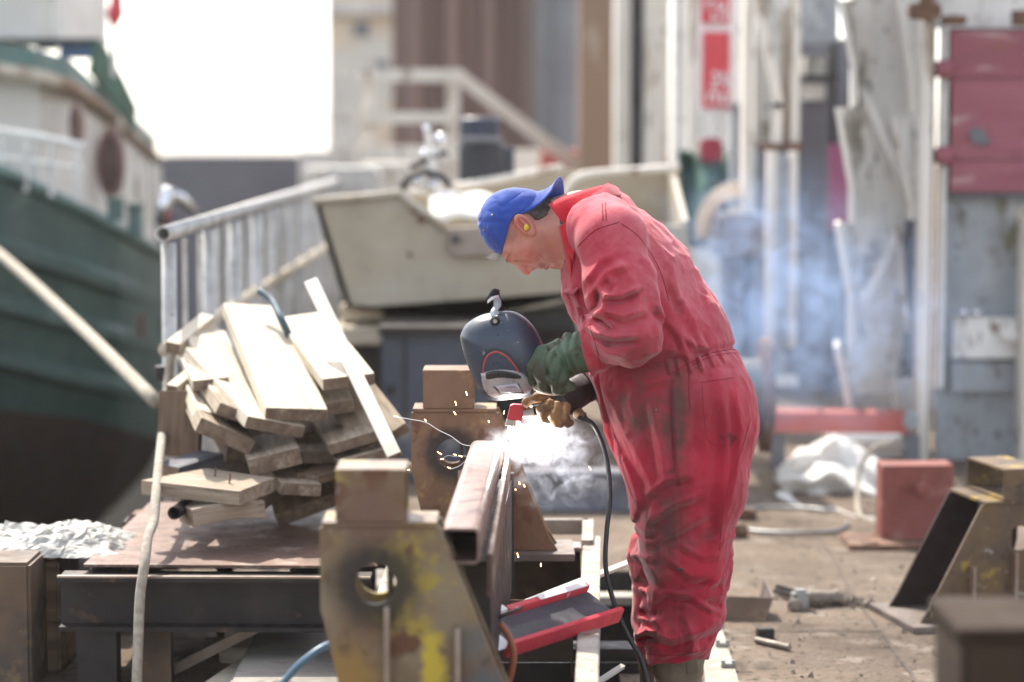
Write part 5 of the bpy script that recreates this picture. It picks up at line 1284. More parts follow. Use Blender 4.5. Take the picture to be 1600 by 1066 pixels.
seam([(1095, 598), (1120, 594), (1146, 590)], .0011); seam([(1097, 602), (1101, 660), (1108, 690), (1135, 700)], .0011); seam([(921, 508), (931, 540), (939, 574)], .0011); seam([(1052, 600), (1054, 690), (1063, 759)], .0009); seam([(1052, 588), (1102, 561), (1137, 552), (1152, 552)], .0009); seam([(1012, 1022), (1060, 1024), (1104, 1014)], .0011); seam([(970, 349), (1000, 372), (1030, 420), (1045, 470)], .0010)
# open cuff ring of the sleeve
# burn hole and grey worn mark
for hx_, hy_, hr_ in ((1008, 468, .0035), (1017, 446, .002), (1054, 452, .002), (1025, 640, .0025), (960, 560, .002)): MB().ball(onsuit(hx_, hy_, .0005), hr_, (1.2, .3, .9), 8).build('burn_spot', wm('burn_spot', (.30, .22, .22), (.2, .15, .15), rough=.9), cov, smooth=True)
hp_ = onsuit(1063, 890, .001); MB().ball(hp_, .007, (1.3, .25, .8), 10).build('burn_hole', M_['black'], cov, smooth=True)

# pocket flap
def sheet(fn, nu, nv, name, mat, par, th=.003, sub=1):
    return MB().grid(fn, nu, nv).build(name, mat, par, smooth=True, solid=th, sub=sub)
def quad(c00, c10, c11, c01, bulge=(0, 0, 0)):
    A, B, C_, D = [Vector(W(*k)) for k in (c00, c10, c11, c01)]; bl = Vector(bulge)
    def f(u, v): return A * (1 - u) * (1 - v) + B * u * (1 - v) + C_ * u * v + D * (1 - u) * v + bl * (4 * u * (1 - u)) * v
    return f
sheet(quad((905, 450, -.155), (893, 443, -.03), (874, 461, -.06), (896, 462, -.165), (-.004, 0, .006)), 8, 6, 'pocket_flap', suit, cov)

# collar: a raised, turned out collar round the neck, brighter red
def collar(u, v):
    # u runs from the near front point round the back of the neck to the far front
    base = [(884, 400, -.035), (879, 380, -.10), (884, 352, -.118), (900, 330, -.112), (930, 306, -.07), (948, 296, 0), (936, 304, .08), (905, 326, .115), (884, 360, .11), (880, 398, .04)]
    outer = [(897, 428, -.05), (896, 404, -.150), (902, 372, -.168), (925, 345, -.165), (960, 320, -.105), (972, 303, 0), (960, 312, .12), (918, 338, .17), (897, 380, .165), (890, 425, .05)]
    x = u * (len(base) - 1); i = min(int(x), len(base) - 2); t = x - i
    b = Vector(W(*base[i])) * (1 - t) + Vector(W(*base[i + 1])) * t; o = Vector(W(*outer[i])) * (1 - t) + Vector(W(*outer[i + 1])) * t
    p = b * (1 - v) + o * v
    return p + Vector((-.012, 0, .024)) * math.sin(math.pi * min(1, v * 1.2)) * (.3 + .7 * math.sin(math.pi * u))
sheet(collar, 36, 6, 'collar', suit_in, cov, .004)
# turned up collar points towards the ear and below the jaw
def poly_fan(pts, dys, name, th=.004, mat=None):
    q = [Vector(W(x, y, d)) for (x, y), d in zip(pts, dys)]
    c = sum(q, Vector()) / len(q); m = MB(); m.v = [c + Vector((0, -.006, 0))] + q
    n = len(q); m.f = [[0, 1 + k, 1 + (k + 1) % n] for k in range(n)]
    return m.build(name, mat or suit_in, cov, smooth=False, solid=th, bev=0)
def strip_sheet(L_, R_, name, mat, th=.004, bul=.006):
    L_ = smooth_path([Vector(W(*k)) for k in L_], 6); R_ = smooth_path([Vector(W(*k)) for k in R_], 6)
    n = len(L_) - 1
    def f(u, v):
        i = min(int(round(u * n)), n); p = L_[i] * (1 - v) + R_[i] * v
        return p + Vector((0, -bul, bul * .3)) * math.sin(math.pi * v)
    return MB().grid(f, n, 5).build(name, mat, cov, smooth=True, solid=th)
strip_sheet([(857, 320, -.075), (880, 308, -.10), (915, 297, -.09), (945, 290, -.05), (962, 294, .0)], [(878, 347, -.128), (889, 349, -.142), (905, 333, -.150), (935, 314, -.12), (968, 305, -.02)], 'collar_leaf', suit_in)
strip_sheet([(873, 355, -.118), (877, 373, -.12), (881, 390, -.10), (888, 416, -.06)], [(894, 343, -.150), (896, 370, -.160), (893, 398, -.135), (894, 440, -.10)], 'collar_leaf', suit_in)
strip_sheet([(925, 297, -.06), (948, 289, -.04), (964, 293, .0), (968, 300, .03)], [(926, 310, -.13), (945, 309, -.12), (960, 308, -.09), (969, 306, -.05)], 'collar_fold', suit)
# checked shirt at the throat
strip_sheet([(875, 343, -.108), (877, 360, -.108), (880, 385, -.095), (886, 402, -.06)], [(882, 345, -.12), (884, 362, -.12), (888, 385, -.108), (892, 404, -.08)], 'shirt_collar', wm('check_shirt', (.30, .32, .33), (.04, .045, .05), sc=90, rough=.9, lo=.47, hi=.53))

# ---- body : one continuous mesh, head to trunk
U_ = np.array([-.97, 0, .25]); U_ /= np.linalg.norm(U_); F_ = np.array([-.25, 0, -.97]); F_ /= np.linalg.norm(F_); S_ = np.array([0, 1.0, 0])
HR = np.stack([F_, S_, U_], 1)      # columns: forward, side, up
YH = 0.0
def gauv(px, py, cx, cy, rx, ry): return np.exp(-((px - cx) / rx) ** 2 - ((py - cy) / ry) ** 2)
def body(p):
    px, py = pxof(p); dy = p[:, 1] - YM
    d = ell(p, W(808, 351), (RR(48), RR(41.5), RR(53.5)), HR)                       # skull
    d = smin(d, ell(p, W(824, 352), (RR(46), RR(41), RR(48)), HR), .02)         # back of head
    d = smin(d, ell(p, W(808, 378), (RR(30), RR(38), RR(36)), HR), .018)       # face block
    d = smin(d, RC(p, (838, 372, 0), (863, 397, 0), 34, 20, 1.0), .022)         # jaw
    d = smin(d, RC(p, (838, 368, -.045), (862, 398, -.018), 13, 11), .018); d = smin(d, RC(p, (838, 368, .045), (862, 398, .018), 13, 11), .018)
    d = smin(d, RC(p, (800, 394, 0), (848, 402, 0), 13, 12, 1.5), .012)          # middle of the face
    d = smin(d, RC(p, (812, 401, 0), (832, 410, 0), 9, 9, 1.4), .008)
    d = smin(d, RC(p, (866, 408, -.008), (866, 408, .008), 12, 12), .012)        # chin
    d = smin(d, RC(p, (876, 405, 0), (893, 398, 0), 12, 18), .012)             # soft underchin
    d = smin(d, RC(p, (846, 352, 0), (905, 354, 0), 38, 47, 1.05), .03)         # neck
    d = smin(d, RC(p, (910, 352, 0), (980, 440, 0), 52, 76, 1.3), .04); d = smin(d, RC(p, (980, 440, 0), (1050, 620, 0), 76, 90, 1.1), .04)
    for s in (-1, 1):
        d = smin(d, RC(p, (940, 378, s * .14), (952, 400, s * .19), 34, 34), .03)
        d = smin(d, RC(p, (822, 393, s * .040), (831, 394, s * .034), 13, 12), .018)    # cheek
        d = smin(d, RC(p, (793.5, 402, s * .030), (795, 405, s * .010), 4.6, 5.2), .007)  # brow
        d = smax(d, -ell(p, W(804.5, 412, s * .035), (RR(7.5), RR(9), RR(6)), HR), .006) # orbit
        d = smin(d, ell(p, W(805, 401.0, s * .031), (RR(7.2), RR(7.6), RR(7))), .002)        # eyeball with lids
        d = smin(d, RC(p, (800.5, 407.2, s * .036), (803.5, 408.6, s * .018), 1.7, 1.7), .002)  # upper lid
        d = smin(d, RC(p, (810.5, 406.5, s * .036), (811.5, 409, s * .019), 1.6, 1.5), .003)  # lower lid
        d = smin(d, RC(p, (830, 419, s * .0125), (832, 418.5, s * .0125), 5.2, 4.6), .004)  # ala
        d = smax(d, -RC(p, (836.5, 424.5, s * .0075), (831, 421, s * .0065), 2.1, 2.0), .002)  # nostril
        d = smax(d, -RC(p, (832, 411, s * .026), (850, 414, s * .034), 1.2, 1.2), .006)  # smile line
    d = smin(d, RC(p, (799, 406, 0), (806, 410, 0), 6, 5), .006)
    d = smin(d, RC(p, (804, 408, 0), (823, 423.0, 0), 4.6, 6.8), .004)            # nose
    d = smin(d, RC(p, (841, 411, -.012), (841, 411, .012), 8.5, 8.5), .008)     # mouth mound
    d = smin(d, RC(p, (846, 418.4, -.018), (846, 418.4, .018), 2.6, 2.6), .003)     # lips
    d = smin(d, RC(p, (853.5, 418.6, -.015), (853.5, 418.6, .015), 3.4, 3.4), .003)
    d = smax(d, -RC(p, (850, 420.4, -.026), (850, 420.4, .026), 1.1, 1.1), .002)
    for s in (-1, 1): d = smax(d, -RC(p, (849.5, 417.4, s * .022), (850.5, 412, s * .034), 1.3, 1.0), .003)
    # ears
    for s in (-1, 1):
        c0, c1 = W(811, 342.5, s * .082), W(829, 361, s * .080)
        L_ = (c1 - c0) / np.linalg.norm(c1 - c0); n = np.array([0, s * 1.0, 0]); T_ = np.cross(L_, n); Rm = np.stack([L_, T_, n], 1)
        cen = (c0 + c1) / 2
        e = ell(p, cen, (RR(21), RR(12.5), RR(7)), Rm)
        e = smax(e, -ell(p, cen + n * RR(6.5) + L_ * (-RR(2)), (RR(14.5), RR(7.6), RR(6.5)), Rm), .0025)
        e = smin(e, ell(p, cen + n * RR(2.2) - T_ * RR(1.0) + L_ * RR(-1), (RR(11), RR(2.6), RR(4)), Rm), .003)
        e = smin(e, ell(p, W(831.5, 364, s * .079), (RR(6), RR(5.5), RR(5)), Rm), .004)
        d = smin(d, e, .003)
    d = d - .0010 * vn(p, 45, 3) - .0005 * vn(p, 110, 7)
    # wrinkles by the eye and on the neck
    d = d + .0016 * gauv(px, py, 804, 399, 7, 2.0) * (np.abs(dy) > .02)
    for pl in ([(816, 400), (823, 396)], [(815, 404), (824, 402)], [(845, 398), (858, 408), (866, 407)], [(852, 372), (866, 384), (880, 392)], [(842, 404), (848, 409), (858, 412)], [(812, 397), (822, 402), (832, 404)], [(876, 352), (868, 368)], [(790, 396), (800, 401)]):
        s, run, ad = seg2(px, py, pl); d = d + .0010 * np.exp(-(s / 1.4) ** 2) * (np.abs(dy) > .012)
    return d
def a_stub(V):
    px, py = pxof(V)
    return np.clip(gau(px, py, 862, 405, 22, 16) * .8 + gau(px, py, 842, 415, 9, 6) * .5 + gau(px, py, 800, 368, 9, 12) * .9 + gau(px, py, 840, 330, 26, 18) * 1.3, 0, 1)
def a_lip(V):
    px, py = pxof(V); return np.clip(gau(px, py, 850, 420, 7, 4) * (np.abs(V[:, 1] - YM) < .026) + .5 * gau(px, py, 828, 426, 9, 8), 0, 1)
bod, BV, BF = sdf_obj('body', body, W(750, 290) - np.array([.02, .27, .70]), W(1140, 285) + np.array([0, .27, .02]), .0024, skin, person, {'stub': a_stub, 'lip': a_lip, 'flush': lambda V: np.clip(gauv(*pxof(V), 826, 398, 18, 14) + gauv(*pxof(V), 822, 426, 9, 9) + gauv(*pxof(V), 808, 346, 12, 10) + .8 * gauv(*pxof(V), 866, 395, 10, 22) + .6 * gauv(*pxof(V), 795, 405, 8, 8), 0, 1)})
for s in (-1, 1):
    e0 = W(806.8, 405.6, s * .031)
    MB().ball(e0, RR(3.6), (1, 1, 1), 14).build('eye', wm('eye_white', (.30, .24, .21), rough=.2, bump=0), bod, smooth=True)
    MB().ball(W(806.0, 407.9, s * .031), RR(1.9), (1, 1, 1), 10).build('iris', M_['black'], bod, smooth=True)
    MB().tube(smooth_path([W(798.5, 393, s * .0665), W(794, 401.5, s * .052), W(791.5, 406.5, s * .032), W(792.5, 410, s * .012)], 5), [RR(.3)] + [RR(.6)] * 14 + [RR(.3)], 6).build('eyebrow', browm, bod, smooth=True)
MB().ball(W(822.5, 355.8, -.0915), RR(5.6), (.75, .9, 1), 12).build('ear_plug', wm('yellow_foam', (.72, .55, .04), rough=.6, bump=0), bod, smooth=True)
# short hair: shell between cap and ear, nape
def hair(p):
    px, py = pxof(p)
    d = body_head(p) - .0035 - .0012 * vn(p, 160, 4)
    lim = RC(p, (838, 326, 0), (868, 318, 0), 22, 14, 3.0)
    d = smax(d, lim, .004)
    d = smax(d, -RC(p, (818, 352, -.2), (818, 352, .2), 19, 19), .002)
    return d
def body_head(p):
    d = ell(p, W(808, 350), (RR(50), RR(43), RR(56)), HR); d = smin(d, ell(p, W(824, 352), (RR(46), RR(41), RR(48)), HR), .02)
    d = smin(d, ell(p, W(808, 378), (RR(30), RR(38), RR(36)), HR), .018)
    d = smin(d, RC(p, (838, 372, 0), (863, 397, 0), 34, 20, 1.0), .022)
    return smin(d, RC(p, (846, 352, 0), (905, 354, 0), 38, 47, 1.05), .03)
sdf_obj('hair', hair, W(765, 300) - np.array([0, .12, .20]), W(905, 285) + np.array([0, .12, 0]), .0026, hairm, bod)
m = MB(); rr = random.Random(2)
for k in range(46):
    s = rr.uniform(-.05, .03); a = Vector(W(772 + rr.uniform(-3, 8), 398 + rr.uniform(-3, 4), s)); m.tube([a, a + Vector((-.006 + rr.gauss(0, .004), rr.gauss(0, .002), -.006 + rr.gauss(0, .004))), a + Vector((-.012 + rr.gauss(0, .005), rr.gauss(0, .003), -.008 + rr.gauss(0, .005)))], [.0007, .0005, .0002], 4)
m.build('grey_fringe', hairg, bod)

# ---- cap
def capshape(p):
    c = ell(p, W(806, 349), (RR(56), RR(48), RR(60)), HR); c = smin(c, ell(p, W(822, 347), (RR(50), RR(46), RR(50)), HR), .015)
    q = W(800, 352)
    inn = c + .010
    # keep the crown side of a plane through band
    px, py = pxof(p)
    a = W(781, 407); b = W(868, 312); ab = (b - a) / np.linalg.norm(b - a); nrm = np.array([ab[2], 0, -ab[0]])
    if nrm @ (W(770, 310) - a) < 0: nrm = -nrm
    sgn, run_, ad_ = seg2(px, py, [(776, 440), (782, 406), (788, 382), (796, 350), (803, 337), (813, 332), (852, 304), (900, 270)])
    sd_ = -sgn / UN
    fold = .0022 * np.abs(vn(p, 40, 6)) + .0034 * np.abs(vn(p * np.array([1, 1, 2.0]), 22, 9)) - .002
    d = np.maximum(c - fold, -inn); 
    for pl in ([(778, 395), (770, 360), (785, 322), (818, 300)], [(796, 398), (800, 370), (820, 335), (845, 308)]):
        s, run, ad = seg2(px, py, pl); d = d + .0009 * np.exp(-(s / 1.2) ** 2)
    return smax(d, -sd_, .0025)
cap, _, _ = sdf_obj('cap', capshape, W(745, 285) - np.array([0, .12, .25]), W(885, 285) + np.array([0, .12, .01]), .0023, capm, person)
bd = MB()
def qb(a, b, c, t):
    # through a (t=-1), b (0), c (1)
    a, b, c = [Vector(W(*k)) for k in (a, b, c)]
    return b + (c - a) * (t / 2) + (a + c - b * 2) * (t * t / 2)
def bill(u, v):
    t = (v - .5) * 2
    base = qb((808, 337, -.084), (835, 301, 0), (822, 338, .085), t)
    tip = qb((862, 299, -.068), (874, 279, .0), (882, 314, .066), t)
    r = u * (1 - .0 * t * t); p = base * (1 - r) + tip * r
    return p + Vector((.62, 0, -.78)) * (.010 * math.sin(math.pi * u)) + Vector((.004, 0, .004)) * (1 - t * t) * u
for i in range(1): bd.grid(bill, 22, 22)
bd.build('bill', capm, cap, smooth=True, solid=.0032)
for x, y in ((773.5, 338), (762.5, 359)):
    q = Vector(W(x, y, -.058 if x > 770 else -.038)); nb_ = MB(); n0 = (q - Vector(W(812, 350, 0))).normalized(); 
    c = Vector(W(806, 349)); dirv = (q - c)
    # place on the cap surface
    lo_, hi_ = .5, 2.0
    for _ in range(25):
        mid = (lo_ + hi_) / 2; v_ = capshape_outer = ell(np.array([c + dirv * mid]), W(806, 349), (RR(56), RR(48), RR(60)), HR)[0]
        if v_ < .0025: lo_ = mid
        else: hi_ = mid
    q = c + dirv * lo_; n0 = dirv.normalized()
    MB().tube([q - n0 * .001, q + n0 * .001], [.0036, .0032], 12).build('eyelet', M_['galv'], cap, smooth=True)

# ---- left glove (near hand) : gauntlet, palm, four fingers, thumb
def glove_l(p):
    px, py = pxof(p)
    d = RC(p, (928, 547, -.222), (898, 551, -.205), 32, 31); d = smin(d, RC(p, (898, 552, -.205), (872, 563, -.19), 29, 28), .012)
    d = smin(d, RC(p, (872, 563, -.19), (852, 562, -.19), 29, 22, .85), .015)
    d = smin(d, RC(p, (868, 575, -.19), (856, 588, -.19), 24, 20, .8), .012)
    # four fingers curling over the mask rim (index nearest to the viewer's left)
    fs = [((849, 552, -.215), (833, 573, -.222), (829, 592, -.205), (836, 602, -.178), 12.5, 11.5, 10.5, 9),
          ((858, 560, -.235), (846, 585, -.242), (850, 603, -.228), (860, 610, -.200), 12, 11.5, 10.5, 9),
          ((869, 568, -.240), (862, 592, -.246), (870, 607, -.232), (880, 611, -.205), 11.5, 11, 10, 8.5),
          ((880, 575, -.232), (877, 594, -.238), (886, 603, -.226), (893, 604, -.205), 10.5, 10, 9, 7.5)]
    for a, b, c, e, r0, r1, r2, r3 in fs:
        f = RC(p, a, b, r0, r1); f = smin(f, RC(p, b, c, r1 * .88, r2 * .88), .003); f = smin(f, RC(p, c, e, r2 * .88, r3 * .88), .003)
        d = smin(d, f, .0022)
    th = RC(p, (862, 560, -.16), (843, 578, -.135), 14, 12); th = smin(th, RC(p, (843, 578, -.135), (838, 596, -.125), 12, 10), .006)
    d = smin(d, th, .006)
    d = d - .0022 * (1 - 2 * np.abs(vn(p, 26, 3))) - .001 * vn(p, 70, 5)
    for pl in ([(884, 520), (880, 545), (892, 578)], [(900, 522), (894, 548), (903, 575)], [(866, 545), (858, 565), (864, 590)]):
        s, run, ad = seg2(px, py, pl); d = d - .004 * np.exp(-(s / 3.5) ** 2) + .005 * np.exp(-((s - 6) / 2.2) ** 2)
    return d
def a_gd(V):
    px, py = pxof(V); return np.clip(1.2 * gau(px, py, 838, 590, 20, 30) + .8 * gau(px, py, 870, 605, 30, 18) + .5 * gau(px, py, 905, 590, 25, 15), 0, 1)
gl, _, _ = sdf_obj('glove', glove_l, W(812, 500) - np.array([0, .32, .24]), W(945, 500) + np.array([.02, -.08, .01]), .0028, gl_g, person, {'dirt': a_gd})
gl['label'] = 'green leather welding gauntlet gripping the mask'
# worn pale thumb patch
MB().ball(W(858, 608, -.20), RR(13), (1.9, .8, .75), 16, Matrix.Rotation(R(8), 3, 'Y')).build('worn_palm_patch', wm('worn_leather', (.46, .38, .30), (.30, .22, .16), sc=18, rough=.5), gl, smooth=True)

# ---- right glove holding the electrode holder
def glove_r(p):
    d = RC(p, (920, 603, .06), (893, 618, -.01), 24, 24); d = smin(d, RC(p, (893, 618, -.01), (873, 628, -.05), 25, 22), .012)
    d = smin(d, RC(p, (873, 628, -.05), (860, 632, -.06), 22, 18), .012)
    return d - .002 * (1 - 2 * np.abs(vn(p, 26, 13)))
gr, _, _ = sdf_obj('glove', glove_r, W(825, 575) - np.array([0, .16, .18]), W(950, 575) + np.array([.02, .16, .01]), .003, gl_d, person)
gr['label'] = 'dark leather glove with tan fingers holding the torch'
def fing(p):
    d = np.full(len(p), 1.0)
    fs = [((852, 621, -.085), (834, 622, -.11), (822, 629, -.105), (820, 637, -.085), 8.5, 7.6, 7.0, 6),
          ((858, 632, -.10), (846, 640, -.125), (849, 652, -.11), (856, 655, -.09), 9, 8, 7.5, 6.5),
          ((870, 636, -.10), (864, 650, -.125), (870, 660, -.115), (876, 662, -.09), 9, 8, 7.5, 6.5),
          ((883, 636, -.09), (881, 652, -.115), (887, 661, -.10), (891, 660, -.08), 8.5, 7.6, 7, 6)]
    for a, b, c, e, r0, r1, r2, r3 in fs:
        f = RC(p, a, b, r0, r1); f = smin(f, RC(p, b, c, r1, r2), .003); f = smin(f, RC(p, c, e, r2, r3), .003); d = np.minimum(d, f)
    th = RC(p, (866, 618, -.02), (844, 620, -.035), 10, 9); th = smin(th, RC(p, (844, 620, -.035), (826, 624, -.045), 9, 7), .004)
    d = smin(d, th, .003)
    return d - .0012 * (1 - 2 * np.abs(vn(p, 60, 3)))
sdf_obj('fingers', fing, W(806, 600) - np.array([0, .16, .16]), W(905, 600) + np.array([0, .03, .01]), .0024, gl_t, gr)

# ---- boots
def boot(name, sx, dyb, x):
    def f(p):
        d = RC(p, (x, 1020, dyb), (x - 2, 1088, dyb), 42, 34, 1.0); d = smin(d, RC(p, (x - 2, 1088, dyb), (x + 6, 1128, dyb), 34, 30), .03)
        d = smin(d, RC(p, (x + 2, 1128, dyb), (x - 85, 1137, dyb + .01), 28, 20, 1.1), .035)
        top = (W(x, 1018, dyb)[2] - p[:, 2]); d = smax(d, -top, .004)
        d = d - .004 * (1 - 2 * np.abs(vn(p * np.array([1, 1, 2]), 14, 5)))
        for k in range(2):
            s = p[:, 2] - W(x, 1056 + 18 * k, dyb)[2]; d = d + .003 * np.exp(-(s / .004) ** 2)
        return np.maximum(d, .012 - p[:, 2])
    o, _, _ = sdf_obj(name, f, (W(x - 125, 1150)[0], YM + dyb - .12, -.02), (W(x + 60, 1150)[0], YM + dyb + .12, W(x, 1010, dyb)[2]), .005, bootm, person)
    z = .0
    xa = W(x - 112, 1140, dyb)[0]; xb = W(x + 40, 1140, dyb)[0]
    MB().prism([(xa + .02, YM + dyb - .045, z), (xb - .02, YM + dyb - .038, z), (xb, YM + dyb, z), (xb - .02, YM + dyb + .038, z), (xa + .02, YM + dyb + .045, z), (xa, YM + dyb, z)], (0, 0, .022)).build('sole', M_['black'], o, bev=.004)
    MB().bar(W(x + 20, 1030, dyb - .072), W(x + 22, 1052, dyb - .072), .03, .006, up=(0, -1, 0), ch=.002).build('pull_tab', bootm, o)
    return o
boot('boot', 1, -.10, 1060); boot('boot', 1, .14, 1038)

# ---- welding mask
t = thing('welding_mask', 'dark blue grey welding mask held in his green glove above the weld', 'welding mask', Vector(W(790, 620, -.15)))
OUT = [(721, 526), (728, 511), (745, 498), (766, 491), (796, 488), (815, 495), (830, 509), (842, 529), (850, 556), (848, 585), (838, 606), (826, 618), (800, 622), (770, 624), (752, 611), (739, 585), (727, 553)]
OUT = [(v.x, v.y) for v in smooth_path([Vector((x, y, 0)) for x, y in OUT + OUT[:1]], 4)[:-1]]
MC = (786, 556); MY = -.155; MD = .085
def mk_pt(px, py, off=0.0):
    ang = math.atan2(py - MC[1], px - MC[0]); r = math.hypot(px - MC[0], py - MC[1]); Rb = None
    for i in range(len(OUT)):
        x0, y0 = OUT[i][0] - MC[0], OUT[i][1] - MC[1]; x1, y1 = OUT[(i + 1) % len(OUT)][0] - MC[0], OUT[(i + 1) % len(OUT)][1] - MC[1]
        dx, dy = math.cos(ang), math.sin(ang); den = dx * (y1 - y0) - dy * (x1 - x0)
        if abs(den) < 1e-9: continue
        tt_ = (x0 * (y1 - y0) - y0 * (x1 - x0)) / den; uu = (x0 * dy - y0 * dx) / den
        if tt_ > 0 and -1e-6 <= uu <= 1 + 1e-6: Rb = tt_; break
    q = min(1, r / (Rb or 60)); return Vector(W(px, py, MY - MD * (1 - q ** 2.6) ** .5 - off))
m = MB(); K = 14; n = len(OUT); m.v.append(mk_pt(*MC))
for j in range(1, K + 1):
    u = math.sin(j / K * math.pi / 2)
    for (x, y) in OUT: m.v.append(mk_pt(MC[0] + (x - MC[0]) * u * .9999, MC[1] + (y - MC[1]) * u * .9999))
for k in range(n):
    m.f.append([0, 1 + k, 1 + (k + 1) % n])
    for j in range(K - 1): a = 1 + j * n; m.f.append([a + k, a + n + k, a + n + (k + 1) % n, a + (k + 1) % n])
mshell = wm('mask_shell', (.038, .050, .078), (.028, .036, .056), sc=7, rough=.38, spots=[((.085, .09, .095), 9, .52, .66), ((.018, .022, .03), 6, .58, .70), ((.33, .31, .27), 60, .64, .69), ((.30, .29, .27), 24, .68, .72)], bump=.12, bsc=120)
msk_o = m.build('shell', mshell, t, smooth=True, solid=.004, soff=-1)
rim = MB().tube([mk_pt(MC[0] + (x - MC[0]) * .995, MC[1] + (y - MC[1]) * .995) for x, y in OUT + OUT[:1]], .0024, 8, cap=False).build('rim', wm('mask_rim', (.20, .20, .19), (.1, .1, .1), rough=.5), msk_o, smooth=True)
def on_mask(poly, off, name, mat, par, th=.002, nsub=5):
    # dense patch: fan of rings between centroid and outline, every vertex on the shell
    pts = [(v.x, v.y) for v in smooth_path([Vector((x, y, 0)) for x, y in poly + poly[:1]], 5)[:-1]] if nsub > 0 else poly
    cx = sum(x for x, y in pts) / len(pts); cy = sum(y for x, y in pts) / len(pts); q = MB(); q.v.append(mk_pt(cx, cy, off)); J = 6; N_ = len(pts)
    for j in range(1, J + 1):
        for x, y in pts: q.v.append(mk_pt(cx + (x - cx) * j / J, cy + (y - cy) * j / J, off * (1 if j < J else .2)))
    for k in range(N_):
        q.f.append([0, 1 + k, 1 + (k + 1) % N_])
        for j in range(J - 1): a = 1 + j * N_; q.f.append([a + k, a + N_ + k, a + N_ + (k + 1) % N_, a + (k + 1) % N_])
    return q.build(name, mat, par, smooth=True, solid=th)
arch = [(755, 586), (756, 570), (762, 556), (775, 550), (788, 555), (800, 566), (812, 584)]
gold = wm('lens_sticker', (.30, .27, .21), (.08, .075, .07), sc=26, rough=.5, lo=.4, hi=.6, spots=[((.5, .42, .22), 40, .6, .68)])
on_mask(arch + [(790, 580), (770, 580)], .0025, 'sticker', gold, msk_o)
MB().tube([mk_pt(x, y, .004) for x, y in [(v.x, v.y) for v in smooth_path([Vector((x, y, 0)) for x, y in arch], 6)]], .0022, 8).build('red_line', wm('red_line', (.55, .07, .05), rough=.4, bump=0), msk_o, smooth=True)
MB().tube([mk_pt(x, y, .003) for x, y in [(v.x, v.y) for v in smooth_path([Vector((x + (1.5 if x > 775 else -2), y - 4.5, 0)) for x, y in arch], 6)]], .002, 8).build('black_line', M_['black'], msk_o, smooth=True)
silv = wm('lens_housing', (.46, .44, .45), (.33, .31, .32), sc=14, rough=.35, metal=.2, spots=[((.16, .15, .15), 22, .6, .68)], bump=.1)
hs = on_mask([(752, 583), (780, 578), (813, 582), (829, 598), (834, 610), (826, 617), (800, 620.5), (771, 621.5), (756, 611)], .006, 'lens_housing', silv, msk_o, .006)
on_mask([(757, 583), (778, 579), (811, 584), (816, 592), (780, 590), (758, 593)], .010, 'visor_slot', wm('visor_black', (.03, .028, .03), rough=.3), hs, .003)
on_mask([(768, 604), (779, 617), (822, 615), (812, 598)], .0125, 'window_frame', M_['black'], hs, .003, 0)
on_mask([(771, 603.5), (781, 614.5), (819, 613), (810, 598.5)], .0155, 'window', wm('lens_window', (.55, .50, .55), (.44, .40, .46), sc=9, rough=.25, bump=0), hs, .002, 0)
MB().tube([mk_pt(790 + 4 * k, 605, .0185) for k in range(5)], .0009, 5).build('printed_line', M_['slate'], hs)
on_mask([(737, 552), (741, 549), (745, 553), (750, 554), (744, 558), (738, 557)], .0012, 'scuff', wm('scuff', (.4, .42, .45), rough=.6), msk_o, .0006)
# knob and head strap
kn = mk_pt(773.5, 501)
kb = MB().tube([kn + Vector((0, .004, 0)), kn - Vector((0, .016, 0)), kn - Vector((0, .020, 0))], [.0125, .0125, .009], 14).build('knob', M_['darksteel'], t, bev=.001)
for k in range(6): 
    a_ = k * math.pi / 3; MB().ball(kn + Vector((math.cos(a_) * .011, -.010, math.sin(a_) * .011)), .004, n=8).build('knob_lobe', M_['darksteel'], kb, smooth=True)
MB().tube([kn - Vector((0, .019, 0)), kn - Vector((0, .024, 0))], .0055, 10).build('screw', M_['galv'], kb)
strapm = wm('grey_strap', (.38, .42, .47), (.28, .31, .36), rough=.4, bump=0)
def ribbon(pts, wv, name, mat, th=.0025):
    P_ = smooth_path([Vector(W(*k)) for k in pts], 8); n = len(P_) - 1; wv = Vector(wv)
    return MB().grid(lambda u, v: P_[min(int(round(u * n)), n)] + wv * (v - .5), n, 2).build(name, mat, t, smooth=True, solid=th)
ribbon([(774, 498, -.20), (772, 487, -.185), (777, 478, -.17), (776, 468, -.17), (771, 462, -.175)], (.020, .004, .002), 'strap_arm', strapm)
ribbon([(772, 460, -.13), (776, 456, -.15), (779, 470, -.12), (788, 488, -.10), (792, 494, -.10)], (.014, .01, -.002), 'head_band', M_['black'])
ribbon([(760, 466, -.18), (769, 457, -.19), (779, 459, -.17)], (.006, .0, .020), 'head_band', M_['black'])
ribbon([(762, 472, -.187), (770, 466, -.193), (779, 464, -.175)], (.001, 0, .009), 'sweat_band', M_['whitepaint'])

# ---- electrode holder, rod, arc
eh = thing('electrode_holder', 'red ended electrode holder in his gloved right hand', 'welding torch', Vector(W(806, 668, -.09)))
EY = -.085
def bx(poly, dy0, th, name, mat, par, bev=.002): return MB().prism([W(x, y, dy0) for x, y in poly], (0, th, 0)).build(name, mat, par, bev=bev)
bx([(797, 634), (802, 632), (818, 633), (816, 656), (814, 660), (806, 658), (792, 655)], EY - .02, .03, 'red_jaw', wm('red_plastic', (.50, .03, .045), (.4, .03, .04), rough=.4, bump=.05), eh)
bx([(792, 655), (806, 658), (805, 668), (789, 665)], EY - .018, .026, 'jaw_tip', wm('jaw_tip', (.42, .40, .33), (.3, .28, .22), rough=.5), eh)
bx([(807, 656), (814, 659), (813, 663), (807, 661)], EY - .012, .02, 'jaw_tip', wm('jaw_tip_b', (.42, .40, .33), rough=.5), eh, .001)
